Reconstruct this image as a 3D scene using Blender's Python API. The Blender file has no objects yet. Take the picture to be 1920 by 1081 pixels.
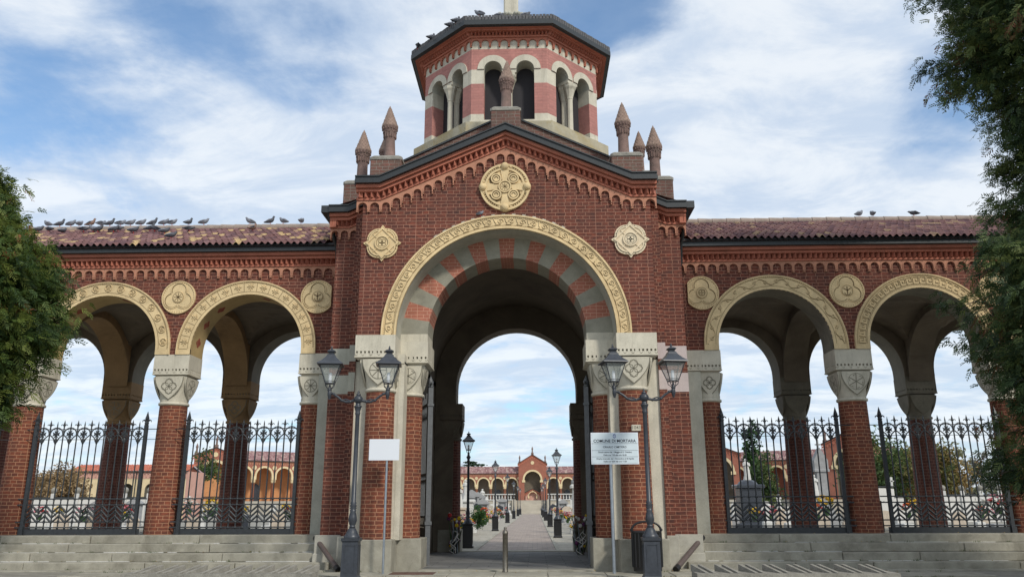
import bpy, math, random
from mathutils import Matrix, Vector
import numpy as np
PI = math.pi; rad = math.radians
random.seed(7)
scene = bpy.context.scene
COL = scene.collection

# ------------------------------------------------------------ camera
cam_d = bpy.data.cameras.new("camera"); cam = bpy.data.objects.new("camera", cam_d); COL.objects.link(cam)
r = Vector((0.99960038, 0.02810379, -0.00304235)); u = Vector((0.01029512, -0.26170354, 0.9650934)); d = Vector((-0.02632659, 0.96473905, 0.2618883))
cam.matrix_world = Matrix(((r.x, u.x, -d.x, 0.6347), (r.y, u.y, -d.y, -18.04), (r.z, u.z, -d.z, 1.35), (0, 0, 0, 1)))
cam_d.sensor_width = 36; cam_d.lens = 36 * 1493.5 / 1920; cam_d.clip_start = 0.1; cam_d.clip_end = 3000
scene.camera = cam

# ------------------------------------------------------------ sky, sun, exposure
SUN_EL, SUN_AZ = 38, 142      # azimuth clockwise from +Y (the view direction)
SUN_STRENGTH, SKY_STRENGTH, EXPOSURE = 2.5, 0.13, 0.08
CLOUD = 6.7
world = bpy.data.worlds.new("World"); scene.world = world; world.use_nodes = True
nt = world.node_tree; nt.nodes.clear()
def wn(t, **k):
    n = nt.nodes.new(t)
    for a, b in k.items(): setattr(n, a, b)
    return n
def wl(a, b): nt.links.new(a, b)
def wmath(op, a, b=None, c=None, clamp=False):
    n = wn('ShaderNodeMath', operation=op, use_clamp=clamp)
    for i, q in enumerate((a, b, c)):
        if q is None: continue
        if isinstance(q, (int, float)): n.inputs[i].default_value = q
        else: wl(q, n.inputs[i])
    return n.outputs[0]
sky = wn('ShaderNodeTexSky', sky_type='NISHITA'); sky.sun_disc = False
sky.sun_elevation = rad(SUN_EL); sky.sun_rotation = rad(SUN_AZ); sky.air_density = 1.0; sky.dust_density = 1.0; sky.ozone_density = 2.0
tc = wn('ShaderNodeTexCoord'); sep = wn('ShaderNodeSeparateXYZ'); wl(tc.outputs['Generated'], sep.inputs[0])
zz = wmath('ADD', wmath('MAXIMUM', sep.outputs[2], 0.0), 0.16)
cmb = wn('ShaderNodeCombineXYZ'); wl(wmath('DIVIDE', sep.outputs[0], zz), cmb.inputs[0]); wl(wmath('DIVIDE', sep.outputs[1], zz), cmb.inputs[1])
def cloud_noise(scale, detail, rough, off, dist=0.0, squash=(1, 1, 1)):
    mp = wn('ShaderNodeMapping'); mp.inputs['Location'].default_value = off; mp.inputs['Scale'].default_value = squash
    wl(cmb.outputs[0], mp.inputs[0])
    n = wn('ShaderNodeTexNoise'); n.inputs['Scale'].default_value = scale; n.inputs['Detail'].default_value = detail
    n.inputs['Roughness'].default_value = rough; n.inputs['Distortion'].default_value = dist; wl(mp.outputs[0], n.inputs['Vector'])
    return n.outputs[0]
n1 = cloud_noise(2.1, 11, 0.60, (3.1, 1.7, 0), 0.35, (1.15, 1.0, 1)); n2 = cloud_noise(5.0, 6, 0.6, (9, 4, 0), 0.2, (0.8, 1.2, 1)); n3 = cloud_noise(0.7, 3, 0.5, (1, 8, 0))
# gaps in the cloud cover (direction, tightness, amount)
gaps = [((-.36, .775, .52), 120, .26), ((-.45, .74, .50), 160, .12), ((-.52, .71, .474), 300, .16), ((-.22, .80, .55), 170, .16), ((-.23, .845, .47), 700, .16), ((-.545, .75, .375), 1500, .2), ((.123, .824, .554), 260, .32), ((.05, .82, .57), 200, .15),
        ((.432, .797, .425), 380, .34), ((.312, .858, .408), 900, .30), ((-.513, .769, .381), 160, .12), ((.493, .72, .48), 400, .15), ((0, .994, .106), 60, .10), ((.35, .80, .50), 500, .12), ((0, .95, .2), 12, .05)]
adds = [((.25, .827, .50), 110, .22), ((.38, .80, .47), 250, .12), ((-.51, .72, .50), 2500, .3), ((.37, .857, .362), 60, .14), ((-.3, .88, .38), 60, .10)]
dirn = wn('ShaderNodeVectorMath', operation='NORMALIZE'); wl(tc.outputs['Generated'], dirn.inputs[0])
tot = None
for sgn, lst in ((-1, gaps), (1, adds)):
    for v, k, amt in lst:
        dp = wn('ShaderNodeVectorMath', operation='DOT_PRODUCT'); wl(dirn.outputs[0], dp.inputs[0]); dp.inputs[1].default_value = Vector(v).normalized()
        g = wmath('MULTIPLY', wmath('EXPONENT', wmath('MULTIPLY', wmath('SUBTRACT', dp.outputs['Value'], 1.0), float(k))), sgn * amt)
        tot = g if tot is None else wmath('ADD', tot, g)
dens = wmath('ADD', wmath('ADD', wmath('MULTIPLY_ADD', n1, 1.15, -0.03), wmath('MULTIPLY', n2, 0.38)), wmath('MULTIPLY_ADD', n3, 0.16, -0.02))
dens = wmath('ADD', dens, tot)
mr = wn('ShaderNodeMapRange', interpolation_type='SMOOTHSTEP'); wl(dens, mr.inputs[0]); mr.inputs[1].default_value = 0.36; mr.inputs[2].default_value = 0.74
cover = wmath('MAXIMUM', mr.outputs[0], 0.0)
mr2 = wn('ShaderNodeMapRange', interpolation_type='SMOOTHSTEP'); wl(wmath('ADD', dens, wmath('MULTIPLY', n2, 0.3)), mr2.inputs[0]); mr2.inputs[1].default_value = 0.55; mr2.inputs[2].default_value = .95
n4 = cloud_noise(3.2, 10, 0.62, (5.5, 2.2, 0), 0.5, (0.8, 1.3, 1)); mr3 = wn('ShaderNodeMapRange', interpolation_type='SMOOTHSTEP'); wl(n4, mr3.inputs[0]); mr3.inputs[1].default_value = 0.36; mr3.inputs[2].default_value = 0.62; mr3.inputs[3].default_value = 0.1
ccol = wn('ShaderNodeMixRGB'); ccol.inputs[1].default_value = (CLOUD * .66, CLOUD * .78, CLOUD * .95, 1); ccol.inputs[2].default_value = (CLOUD * 1.0, CLOUD * 1.05, CLOUD * 1.10, 1); wl(wmath('MULTIPLY', mr2.outputs[0], mr3.outputs[0]), ccol.inputs[0])
skc = wn('ShaderNodeMixRGB', blend_type='MULTIPLY'); skc.inputs[0].default_value = 1; wl(sky.outputs[0], skc.inputs[1]); skc.inputs[2].default_value = (0.98, 1.25, 1.36, 1)
# lighter towards the horizon: thin haze
hz = wmath('POWER', wmath('SUBTRACT', 1.0, wmath('MAXIMUM', sep.outputs[2], 0.0), clamp=True), 6.0)
veil = wmath('ADD', wmath('MULTIPLY', n2, 0.45), -0.04)
cov2 = wmath('MAXIMUM', wmath('MULTIPLY_ADD', cover, 0.9, wmath('MULTIPLY', wmath('SUBTRACT', 1.0, cover), veil)), wmath('MULTIPLY', hz, 0.6))
mx = wn('ShaderNodeMixRGB'); wl(cov2, mx.inputs[0]); wl(skc.outputs[0], mx.inputs[1]); wl(ccol.outputs[0], mx.inputs[2])
bg = wn('ShaderNodeBackground'); bg.inputs[1].default_value = SKY_STRENGTH; wl(mx.outputs[0], bg.inputs[0])
wo = wn('ShaderNodeOutputWorld'); wl(bg.outputs[0], wo.inputs[0])

sun_d = bpy.data.lights.new("sun", 'SUN'); sun = bpy.data.objects.new("sun", sun_d); COL.objects.link(sun)
sun_d.energy = SUN_STRENGTH; sun_d.angle = rad(7); sun_d.color = (1.0, 0.95, 0.86)
sd = Vector((math.sin(rad(SUN_AZ)) * math.cos(rad(SUN_EL)), math.cos(rad(SUN_AZ)) * math.cos(rad(SUN_EL)), math.sin(rad(SUN_EL))))
sun.rotation_euler = sd.to_track_quat('Z', 'Y').to_euler(); sun.location = (30, -40, 60)
vs = scene.view_settings; vs.view_transform = 'Standard'; vs.look = 'None'; vs.exposure = EXPOSURE; vs.gamma = 1; vs.use_curve_mapping = False

# ------------------------------------------------------------ materials
def mat(name):
    m = bpy.data.materials.new(name); m.use_nodes = True
    t = m.node_tree; b = t.nodes['Principled BSDF']
    return m, t, b
def nd(t, ty, **k):
    n = t.nodes.new(ty)
    for a, b in k.items(): setattr(n, a, b)
    return n
def noise(t, scale, detail=5, rough=0.6, coord='Object', dist=0):
    c = nd(t, 'ShaderNodeTexCoord'); n = nd(t, 'ShaderNodeTexNoise'); n.inputs['Scale'].default_value = scale; n.inputs['Detail'].default_value = detail
    n.inputs['Roughness'].default_value = rough; n.inputs['Distortion'].default_value = dist
    t.links.new(c.outputs[coord], n.inputs['Vector']); return n
def ramp(t, src, stops):
    r_ = nd(t, 'ShaderNodeValToRGB'); e = r_.color_ramp.elements
    while len(e) < len(stops): e.new(0.5)
    for q, (p, c) in zip(e, stops): q.position = p; q.color = tuple(c) + (1,) if len(c) == 3 else c
    t.links.new(src, r_.inputs[0]); return r_.outputs[0]
def mixc(t, fac, a, b, mode='MIX'):
    m = nd(t, 'ShaderNodeMixRGB', blend_type=mode)
    for i, q in enumerate((fac, a, b)):
        if isinstance(q, (int, float)): m.inputs[i].default_value = q
        elif isinstance(q, tuple): m.inputs[i].default_value = q + (1,) if len(q) == 3 else q
        else: t.links.new(q, m.inputs[i])
    return m.outputs[0]
def bump(t, b, h, strength, dist=0.02, chain=None):
    n = nd(t, 'ShaderNodeBump'); n.inputs['Strength'].default_value = strength; n.inputs['Distance'].default_value = dist
    t.links.new(h, n.inputs['Height'])
    if chain is not None: t.links.new(chain, n.inputs['Normal'])
    t.links.new(n.outputs[0], b.inputs['Normal']); return n.outputs[0]
def stone(name, base, var=0.25, scale=3.0, rough=0.9, stain=(0.08, 0.075, 0.06), stain_amt=0.4, bmp=0.25, fine=60, streak=False):
    m, t, b = mat(name)
    n = noise(t, scale, 8, 0.65); f = noise(t, fine, 3, 0.7)
    lo = tuple(x * (1 - var) for x in base); hi = tuple(min(1, x * (1 + var * .6)) for x in base)
    c = ramp(t, n.outputs[0], [(0.3, lo), (0.7, hi)])
    s = noise(t, scale * 0.45, 9, 0.7, dist=0.6)
    if streak:
        mp = nd(t, 'ShaderNodeMapping'); mp.inputs['Scale'].default_value = (5, 5, 0.5)
        tcx = nd(t, 'ShaderNodeTexCoord'); t.links.new(tcx.outputs['Object'], mp.inputs[0]); t.links.new(mp.outputs[0], s.inputs['Vector'])
    sf = nd(t, 'ShaderNodeMapRange'); t.links.new(s.outputs[0], sf.inputs[0]); sf.inputs[1].default_value = 0.5; sf.inputs[2].default_value = 0.78; sf.inputs[4].default_value = stain_amt
    c = mixc(t, sf.outputs[0], c, stain)
    g = nd(t, 'ShaderNodeMapRange'); t.links.new(f.outputs[0], g.inputs[0]); g.inputs[1].default_value = .3; g.inputs[2].default_value = .7; g.inputs[3].default_value = .86; g.inputs[4].default_value = 1.1
    c = mixc(t, 1.0, c, g.outputs[0], 'MULTIPLY')
    t.links.new(c, b.inputs['Base Color']); b.inputs['Roughness'].default_value = rough
    if bmp: bump(t, b, f.outputs[0], bmp, 0.01)
    return m
def brick(name, c1, c2, mortar, dark=(0.05, 0.02, 0.018), bw=0.24, rh=0.0865, ms=0.0075, dirt=0.35):
    m, t, b = mat(name)
    uvn = nd(t, 'ShaderNodeUVMap'); nz = nd(t, 'ShaderNodeTexNoise'); nz.inputs['Scale'].default_value = 9; nz.inputs['Detail'].default_value = 2
    t.links.new(uvn.outputs[0], nz.inputs['Vector'])
    sub = nd(t, 'ShaderNodeVectorMath', operation='MULTIPLY_ADD'); t.links.new(nz.outputs['Color'], sub.inputs[0]); sub.inputs[1].default_value = (.012, .012, 0); t.links.new(uvn.outputs[0], sub.inputs[2])
    def bt(ca, cb, cm, sq, fr):
        k = nd(t, 'ShaderNodeTexBrick'); t.links.new(sub.outputs[0], k.inputs['Vector']); k.inputs['Scale'].default_value = 1
        k.inputs['Color1'].default_value = ca + (1,); k.inputs['Color2'].default_value = cb + (1,); k.inputs['Mortar'].default_value = cm + (1,)
        k.inputs['Brick Width'].default_value = bw; k.inputs['Row Height'].default_value = rh; k.inputs['Mortar Size'].default_value = ms
        k.inputs['Mortar Smooth'].default_value = 0.3; k.offset = 0.5; k.offset_frequency = 2; k.squash = 0.62; k.squash_frequency = 2; return k
    k = bt(c1, c2, mortar, 0.6, 2)
    k2 = bt((0.55, 0.55, 0.55), (1.15, 1.15, 1.15), (1, 1, 1), 0.6, 2); k2.inputs['Bias'].default_value = 0.3
    # per brick tone: white noise on the cell
    sp = nd(t, 'ShaderNodeSeparateXYZ'); t.links.new(sub.outputs[0], sp.inputs[0])
    w = noise(t, 14, 2, .5, 'UV'); w2 = noise(t, 1.1, 7, .65)
    mps = nd(t, 'ShaderNodeMapping'); mps.inputs['Scale'].default_value = (7, 18, 1); tcu = nd(t, 'ShaderNodeTexCoord'); t.links.new(tcu.outputs['UV'], mps.inputs[0]); t.links.new(mps.outputs[0], w.inputs['Vector']); w.inputs['Scale'].default_value = .8
    wf = nd(t, 'ShaderNodeMapRange'); t.links.new(w.outputs[0], wf.inputs[0]); wf.inputs[1].default_value = .35; wf.inputs[2].default_value = .7; wf.inputs[3].default_value = 0; wf.inputs[4].default_value = .75
    bodyc = mixc(t, wf.outputs[0], k.outputs[0], dark)
    c = mixc(t, k.outputs['Fac'], bodyc, mortar)
    c = mixc(t, 0.5, c, mixc(t, 1.0, c, k2.outputs[0], 'MULTIPLY'))
    df = nd(t, 'ShaderNodeMapRange'); t.links.new(w2.outputs[0], df.inputs[0]); df.inputs[1].default_value = .45; df.inputs[2].default_value = .75; df.inputs[4].default_value = dirt
    c = mixc(t, df.outputs[0], c, (0.045, 0.024, 0.02))
    w3 = noise(t, .55, 8, .7, dist=.8); lf = nd(t, 'ShaderNodeMapRange'); t.links.new(w3.outputs[0], lf.inputs[0]); lf.inputs[1].default_value = .52; lf.inputs[2].default_value = .74; lf.inputs[3].default_value = 1.0; lf.inputs[4].default_value = 1.45
    c = mixc(t, 1.0, c, lf.outputs[0], 'MULTIPLY')
    w4 = noise(t, 2.6, 6, .75, dist=.4); ef = nd(t, 'ShaderNodeMapRange'); t.links.new(w4.outputs[0], ef.inputs[0]); ef.inputs[1].default_value = .66; ef.inputs[2].default_value = .8; ef.inputs[4].default_value = .28
    c = mixc(t, ef.outputs[0], c, (.42, .33, .27))
    t.links.new(c, b.inputs['Base Color']); b.inputs['Roughness'].default_value = 0.88
    inv = nd(t, 'ShaderNodeMath', operation='MULTIPLY_ADD'); t.links.new(k.outputs['Fac'], inv.inputs[0]); inv.inputs[1].default_value = -1; t.links.new(w.outputs[0], inv.inputs[2])
    bump(t, b, inv.outputs[0], 0.5, 0.012)
    return m
def plain(name, c, rough=0.6, metal=0.0, var=0.0, spec=0.5, scale=12):
    m, t, b = mat(name); b.inputs['Base Color'].default_value = c + (1,); b.inputs['Roughness'].default_value = rough; b.inputs['Metallic'].default_value = metal
    b.inputs['Specular IOR Level'].default_value = spec
    if var:
        n = noise(t, scale, 6, .65); t.links.new(ramp(t, n.outputs[0], [(.3, tuple(x * (1 - var) for x in c)), (.7, tuple(x * (1 + var) for x in c))]), b.inputs['Base Color'])
        bump(t, b, n.outputs[0], .15, .01)
    return m
M = {}
M['brick'] = brick('brick_wall', (.208, .052, .028), (.104, .030, .019), (.33, .165, .11), dark=(.032, .014, .012), ms=.0065)
M['brick_col'] = brick('brick_column', (.265, .068, .030), (.135, .036, .019), (.40, .21, .12), dark=(.07, .024, .016), dirt=.4, ms=.007)
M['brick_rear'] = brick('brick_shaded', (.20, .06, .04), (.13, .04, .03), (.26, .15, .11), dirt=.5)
M['gategrey'] = plain('grey_gate_paint', (.10, .105, .11), .5, 0, .2)
M['leaf_solid'] = plain('flower_leaves', (.03, .07, .02), .7, 0, .3)
M['brick_dark'] = brick('brick_weathered', (.20, .08, .06), (.12, .05, .04), (.22, .18, .15), dark=(.10, .095, .07), dirt=.6)
M['brick_pink'] = brick('brick_pink', (.43, .195, .165), (.38, .165, .14), (.33, .15, .13), dark=(.34, .15, .13), dirt=.12, ms=.004)
M['cream'] = stone('cream_stone', (.56, .52, .42), .18, 2.2, stain=(.22, .195, .14), stain_amt=.6, streak=True)
M['cement'] = stone('grey_plaster', (.42, .41, .34), .18, 3.0, stain=(.2, .19, .16), stain_amt=.45, streak=True)
M['pinkish'] = stone('pale_pink_plaster', (.52, .44, .42), .10, 2.5, stain=(.3, .26, .25), stain_amt=.25, streak=True)
M['ochre'] = stone('ochre_terracotta', (.68, .52, .29), .22, 3.0, stain=(.30, .22, .12), stain_amt=.55, bmp=.3)
M['ochre_pale'] = stone('pale_ochre_terracotta', (.72, .60, .42), .10, 4.0, stain=(.4, .3, .2), stain_amt=.25)
M['groove'] = stone('painted_groove_shade', (.19, .13, .06), .3, 5.0, stain=(.10, .07, .04), stain_amt=.5)  # brown for ribbons that paint the shade of carved grooves
M['cgroove'] = stone('stone_groove_shade_and_lettering', (.20, .185, .14), .3, 5.0, stain=(.10, .09, .07), stain_amt=.5)  # groove shade painted on the paler stone; also the plaque digits
M['terra'] = stone('terracotta_trim', (.43, .15, .095), .2, 2.2, stain=(.16, .075, .05), stain_amt=.45, streak=True)
M['terra_pale'] = stone('pale_terracotta', (.46, .22, .14), .22, 4, stain=(.2, .10, .08), stain_amt=.4)
M['pinn'] = stone('weathered_terracotta', (.20, .13, .11), .35, 6, stain=(.10, .09, .07), stain_amt=.7, fine=45, bmp=.5)
M['granite'] = stone('granite', (.34, .32, .26), .28, 2.6, stain=(.10, .09, .06), stain_amt=.75, fine=90, bmp=.5)
M['granite_pale'] = stone('pale_granite', (.42, .40, .34), .22, 3.5, stain=(.22, .2, .15), stain_amt=.45, fine=90, bmp=.5)
M['concrete'] = stone('concrete', (.27, .255, .22), .35, 5, stain=(.08, .075, .06), stain_amt=.6, fine=40, bmp=.7)
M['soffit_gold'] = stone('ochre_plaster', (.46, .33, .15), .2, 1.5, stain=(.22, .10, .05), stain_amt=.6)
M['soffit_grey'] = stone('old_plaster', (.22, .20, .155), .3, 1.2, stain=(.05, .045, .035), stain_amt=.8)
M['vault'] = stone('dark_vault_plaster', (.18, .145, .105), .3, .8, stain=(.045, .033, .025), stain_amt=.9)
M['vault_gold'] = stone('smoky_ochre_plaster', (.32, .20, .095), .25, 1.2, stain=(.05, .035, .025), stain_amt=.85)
M['iron'] = plain('iron_paint', (.028, .032, .036), .45, .0, .3)
M['iron_lamp'] = plain('lamp_paint', (.035, .04, .05), .4, .0, .25)
M['black'] = plain('black_paint', (.012, .012, .013), .4)
M['gutter'] = plain('dark_gutter_metal', (.022, .026, .028), .45, 0, .2)
M['zinc'] = plain('galvanised_steel', (.34, .38, .42), .38, .7, .15)
M['pipe'] = plain('brown_painted_pipe', (.10, .075, .068), .5, 0, .2)
M['white'] = plain('white_enamel', (.72, .75, .80), .35)
M['signblue'] = plain('pale_sign_face', (.60, .68, .72), .35)
M['ink'] = plain('sign_ink', (.02, .025, .04), .5)
M['inkblue'] = plain('sign_blue', (.06, .08, .30), .5)
M['net'] = plain('dark_netting', (.022, .02, .024), .8)
M['dkpanel'] = plain('dark_opening', (.03, .03, .032), .8)
M['marble'] = stone('white_marble', (.58, .57, .54), .15, 2.5, stain=(.28, .28, .26), stain_amt=.4)
M['marble_grey'] = stone('grey_marble', (.30, .30, .30), .2, 2.5)
M['marble_dark'] = plain('black_granite', (.035, .04, .05), .25, 0, .2)
M['marble_beige'] = stone('beige_marble', (.50, .42, .33), .2, 2.5)
M['plaster_w'] = stone('whitewashed_wall', (.62, .60, .56), .1, 1.0, stain=(.35, .33, .3), stain_amt=.35)
M['gravel'] = stone('gravel', (.36, .33, .27), .35, 4, stain=(.2, .19, .15), stain_amt=.4, fine=25, bmp=1.0)
M['lichen'] = stone('lichened_stone', (.40, .36, .26), .2, 2.5, stain=(.30, .20, .02), stain_amt=1.0)
M['bronze'] = plain('brown_metal_grating', (.11, .055, .04), .6, 0, .3)
M['mop'] = plain('steel_bollard', (.17, .155, .13), .42, .8, .3, scale=20)
def glass():
    m, t, b = mat('lantern_glass'); b.inputs['Base Color'].default_value = (.55, .60, .58, 1); b.inputs['Roughness'].default_value = .15
    tr = nd(t, 'ShaderNodeBsdfTransparent'); mixs = nd(t, 'ShaderNodeMixShader'); mixs.inputs[0].default_value = .28
    t.links.new(tr.outputs[0], mixs.inputs[1]); t.links.new(b.outputs[0], mixs.inputs[2]); t.links.new(mixs.outputs[0], t.nodes['Material Output'].inputs[0]); return m
M['glass'] = glass()
def tiles(name, stops, rough=.75):
    m, t, b = mat(name); uvn = nd(t, 'ShaderNodeUVMap'); fl = nd(t, 'ShaderNodeVectorMath', operation='FLOOR'); t.links.new(uvn.outputs[0], fl.inputs[0])
    wnz = nd(t, 'ShaderNodeTexWhiteNoise'); wnz.noise_dimensions = '2D'; t.links.new(fl.outputs[0], wnz.inputs['Vector'])
    r_ = nd(t, 'ShaderNodeValToRGB'); r_.color_ramp.interpolation = 'CONSTANT'; e = r_.color_ramp.elements
    while len(e) < len(stops): e.new(.5)
    for q, (p, c) in zip(e, stops): q.position = p; q.color = c + (1,)
    t.links.new(wnz.outputs['Value'], r_.inputs[0])
    n = noise(t, 9, 6, .7); g = nd(t, 'ShaderNodeMapRange'); t.links.new(n.outputs[0], g.inputs[0]); g.inputs[1].default_value = .3; g.inputs[2].default_value = .7; g.inputs[3].default_value = .6; g.inputs[4].default_value = 1.25
    t.links.new(mixc(t, 1.0, r_.outputs[0], g.outputs[0], 'MULTIPLY'), b.inputs['Base Color']); b.inputs['Roughness'].default_value = rough
    bump(t, b, n.outputs[0], .3, .01); return m
PURP = [(0, (.15, .068, .065)), (.25, (.18, .088, .085)), (.5, (.11, .052, .058)), (.75, (.21, .115, .10))]
M['tile_l'] = tiles('roof_tiles_mixed', PURP[:3] + [(.66, (.19, .10, .10)), (.80, (.44, .31, .15)), (.92, (.33, .21, .13))])
M['tile_r'] = tiles('roof_tiles_purple', PURP + [(.93, (.30, .20, .12))])
M['tile_far'] = tiles('roof_tiles_far', [(0, (.27, .15, .15)), (.3, (.34, .21, .2)), (.6, (.22, .11, .11)), (.85, (.40, .29, .25))])
M['tile_red'] = tiles('roof_tiles_red', [(0, (.42, .12, .07)), (.5, (.46, .14, .08)), (.8, (.36, .10, .06))])
def paving(name, a, b_, mort, bw, rh, ms=.012):
    m, t, b = mat(name); c = nd(t, 'ShaderNodeTexCoord'); k = nd(t, 'ShaderNodeTexBrick'); t.links.new(c.outputs['Object'], k.inputs['Vector']); k.inputs['Scale'].default_value = 1
    k.inputs['Color1'].default_value = a + (1,); k.inputs['Color2'].default_value = b_ + (1,); k.inputs['Mortar'].default_value = mort + (1,); k.inputs['Brick Width'].default_value = bw; k.inputs['Row Height'].default_value = rh; k.inputs['Mortar Size'].default_value = ms
    n = noise(t, 1.3, 7, .65); f = noise(t, 70, 2, .6)
    g = nd(t, 'ShaderNodeMapRange'); t.links.new(n.outputs[0], g.inputs[0]); g.inputs[1].default_value = .3; g.inputs[2].default_value = .7; g.inputs[3].default_value = .65; g.inputs[4].default_value = 1.2
    t.links.new(mixc(t, 1.0, k.outputs[0], g.outputs[0], 'MULTIPLY'), b.inputs['Base Color']); b.inputs['Roughness'].default_value = .85
    bump(t, b, f.outputs[0], .3, .01); return m
M['flag'] = paving('dark_flagstones', (.20, .195, .185), (.14, .14, .135), (.08, .08, .08), .9, .5)
M['path'] = paving('porphyry_path', (.36, .29, .24), (.28, .225, .19), (.20, .18, .16), .35, .22)
M['street'] = stone('street_surface', (.27, .255, .215), .3, 2.5, stain=(.12, .11, .09), stain_amt=.5, fine=50, bmp=.6)

def leafmat(name, stops, trans=.25):
    m, t, b = mat(name); uvn = nd(t, 'ShaderNodeUVMap'); s = nd(t, 'ShaderNodeSeparateXYZ'); t.links.new(uvn.outputs[0], s.inputs[0])
    t.links.new(ramp(t, s.outputs[0], stops), b.inputs['Base Color']); b.inputs['Roughness'].default_value = .6; b.inputs['Specular IOR Level'].default_value = .3
    tl = nd(t, 'ShaderNodeBsdfTranslucent'); t.links.new(ramp(t, s.outputs[0], [(p, tuple(min(1, x * 1.3) for x in c)) for p, c in stops]), tl.inputs[0])
    mixs = nd(t, 'ShaderNodeMixShader'); mixs.inputs[0].default_value = trans
    t.links.new(b.outputs[0], mixs.inputs[1]); t.links.new(tl.outputs[0], mixs.inputs[2]); t.links.new(mixs.outputs[0], t.nodes['Material Output'].inputs[0]); return m
M['leaf_l'] = leafmat('cypress_leaves', [(0, (.016, .036, .013)), (.4, (.055, .095, .020)), (.8, (.15, .18, .035)), (.965, (.13, .14, .04)), (.985, (.22, .085, .03))])
M['leaf_r'] = leafmat('cypress_leaves_dark', [(0, (.010, .024, .012)), (.5, (.06, .10, .034)), (.85, (.16, .19, .055)), (.97, (.07, .075, .028)), (.99, (.14, .06, .025))])
M['leaf_aut'] = leafmat('autumn_leaves', [(0, (.09, .10, .03)), (.5, (.17, .14, .045)), (1, (.30, .19, .07))])
M['leaf_brown'] = leafmat('brown_leaves', [(0, (.16, .11, .06)), (.5, (.26, .18, .09)), (1, (.36, .25, .13))])
M['leaf_green'] = leafmat('green_leaves', [(0, (.03, .06, .02)), (.5, (.07, .11, .035)), (1, (.14, .17, .05))])
M['leaf_pale'] = leafmat('bare_poplar_twigs', [(0, (.20, .20, .17)), (.5, (.32, .31, .27)), (1, (.30, .32, .18))])
M['leaf_dk'] = leafmat('dark_hedge', [(0, (.012, .035, .012)), (.6, (.03, .08, .02)), (1, (.06, .13, .03))])
M['bark'] = stone('bark', (.12, .09, .07), .4, 6, bmp=.6)
for nm, cc in dict(fl_yellow=(.75, .50, .02), fl_orange=(.75, .20, .02), fl_red=(.5, .03, .03), fl_pink=(.65, .25, .30), fl_white=(.75, .73, .68), fl_purple=(.16, .04, .14), flesh=(.4, .3, .2)).items(): M[nm] = plain(nm, cc, .8, 0, .2, scale=40)
M['bird_dark'] = plain('pigeon_slate', (.055, .06, .075), .6, 0, .35, scale=30)
M['bird_grey'] = plain('pigeon_grey', (.17, .18, .21), .6, 0, .35, scale=30)
M['bird_brown'] = plain('pigeon_brown', (.20, .12, .09), .6, 0, .35, scale=30)
M['green_can'] = plain('green_plastic', (.02, .14, .09), .4)
M['far_orange'] = stone('orange_plaster', (.55, .27, .12), .15, 1)
M['far_cream'] = stone('cream_plaster', (.66, .53, .32), .12, 1)
M['far_terra'] = stone('rosy_brick', (.31, .115, .075), .2, 1.5)
M['far_pink'] = stone('pink_plaster', (.58, .33, .26), .12, 1)
M['brick_vous'] = brick('brick_voussoir', (.40, .15, .095), (.33, .12, .08), (.50, .27, .19), dark=(.35, .12, .08), dirt=.2)
M['far_inside'] = stone('far_arcade_interior', (.24, .20, .16), .3, .5, stain=(.10, .08, .07), stain_amt=.5)
M['stair'] = stone('pale_stair_stone', (.44, .40, .33), .15, .6, stain=(.2, .18, .15), stain_amt=.4)
M['vous_cement'] = stone('grimy_plaster', (.30, .285, .225), .2, 3, stain=(.14, .13, .10), stain_amt=.5)

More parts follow.
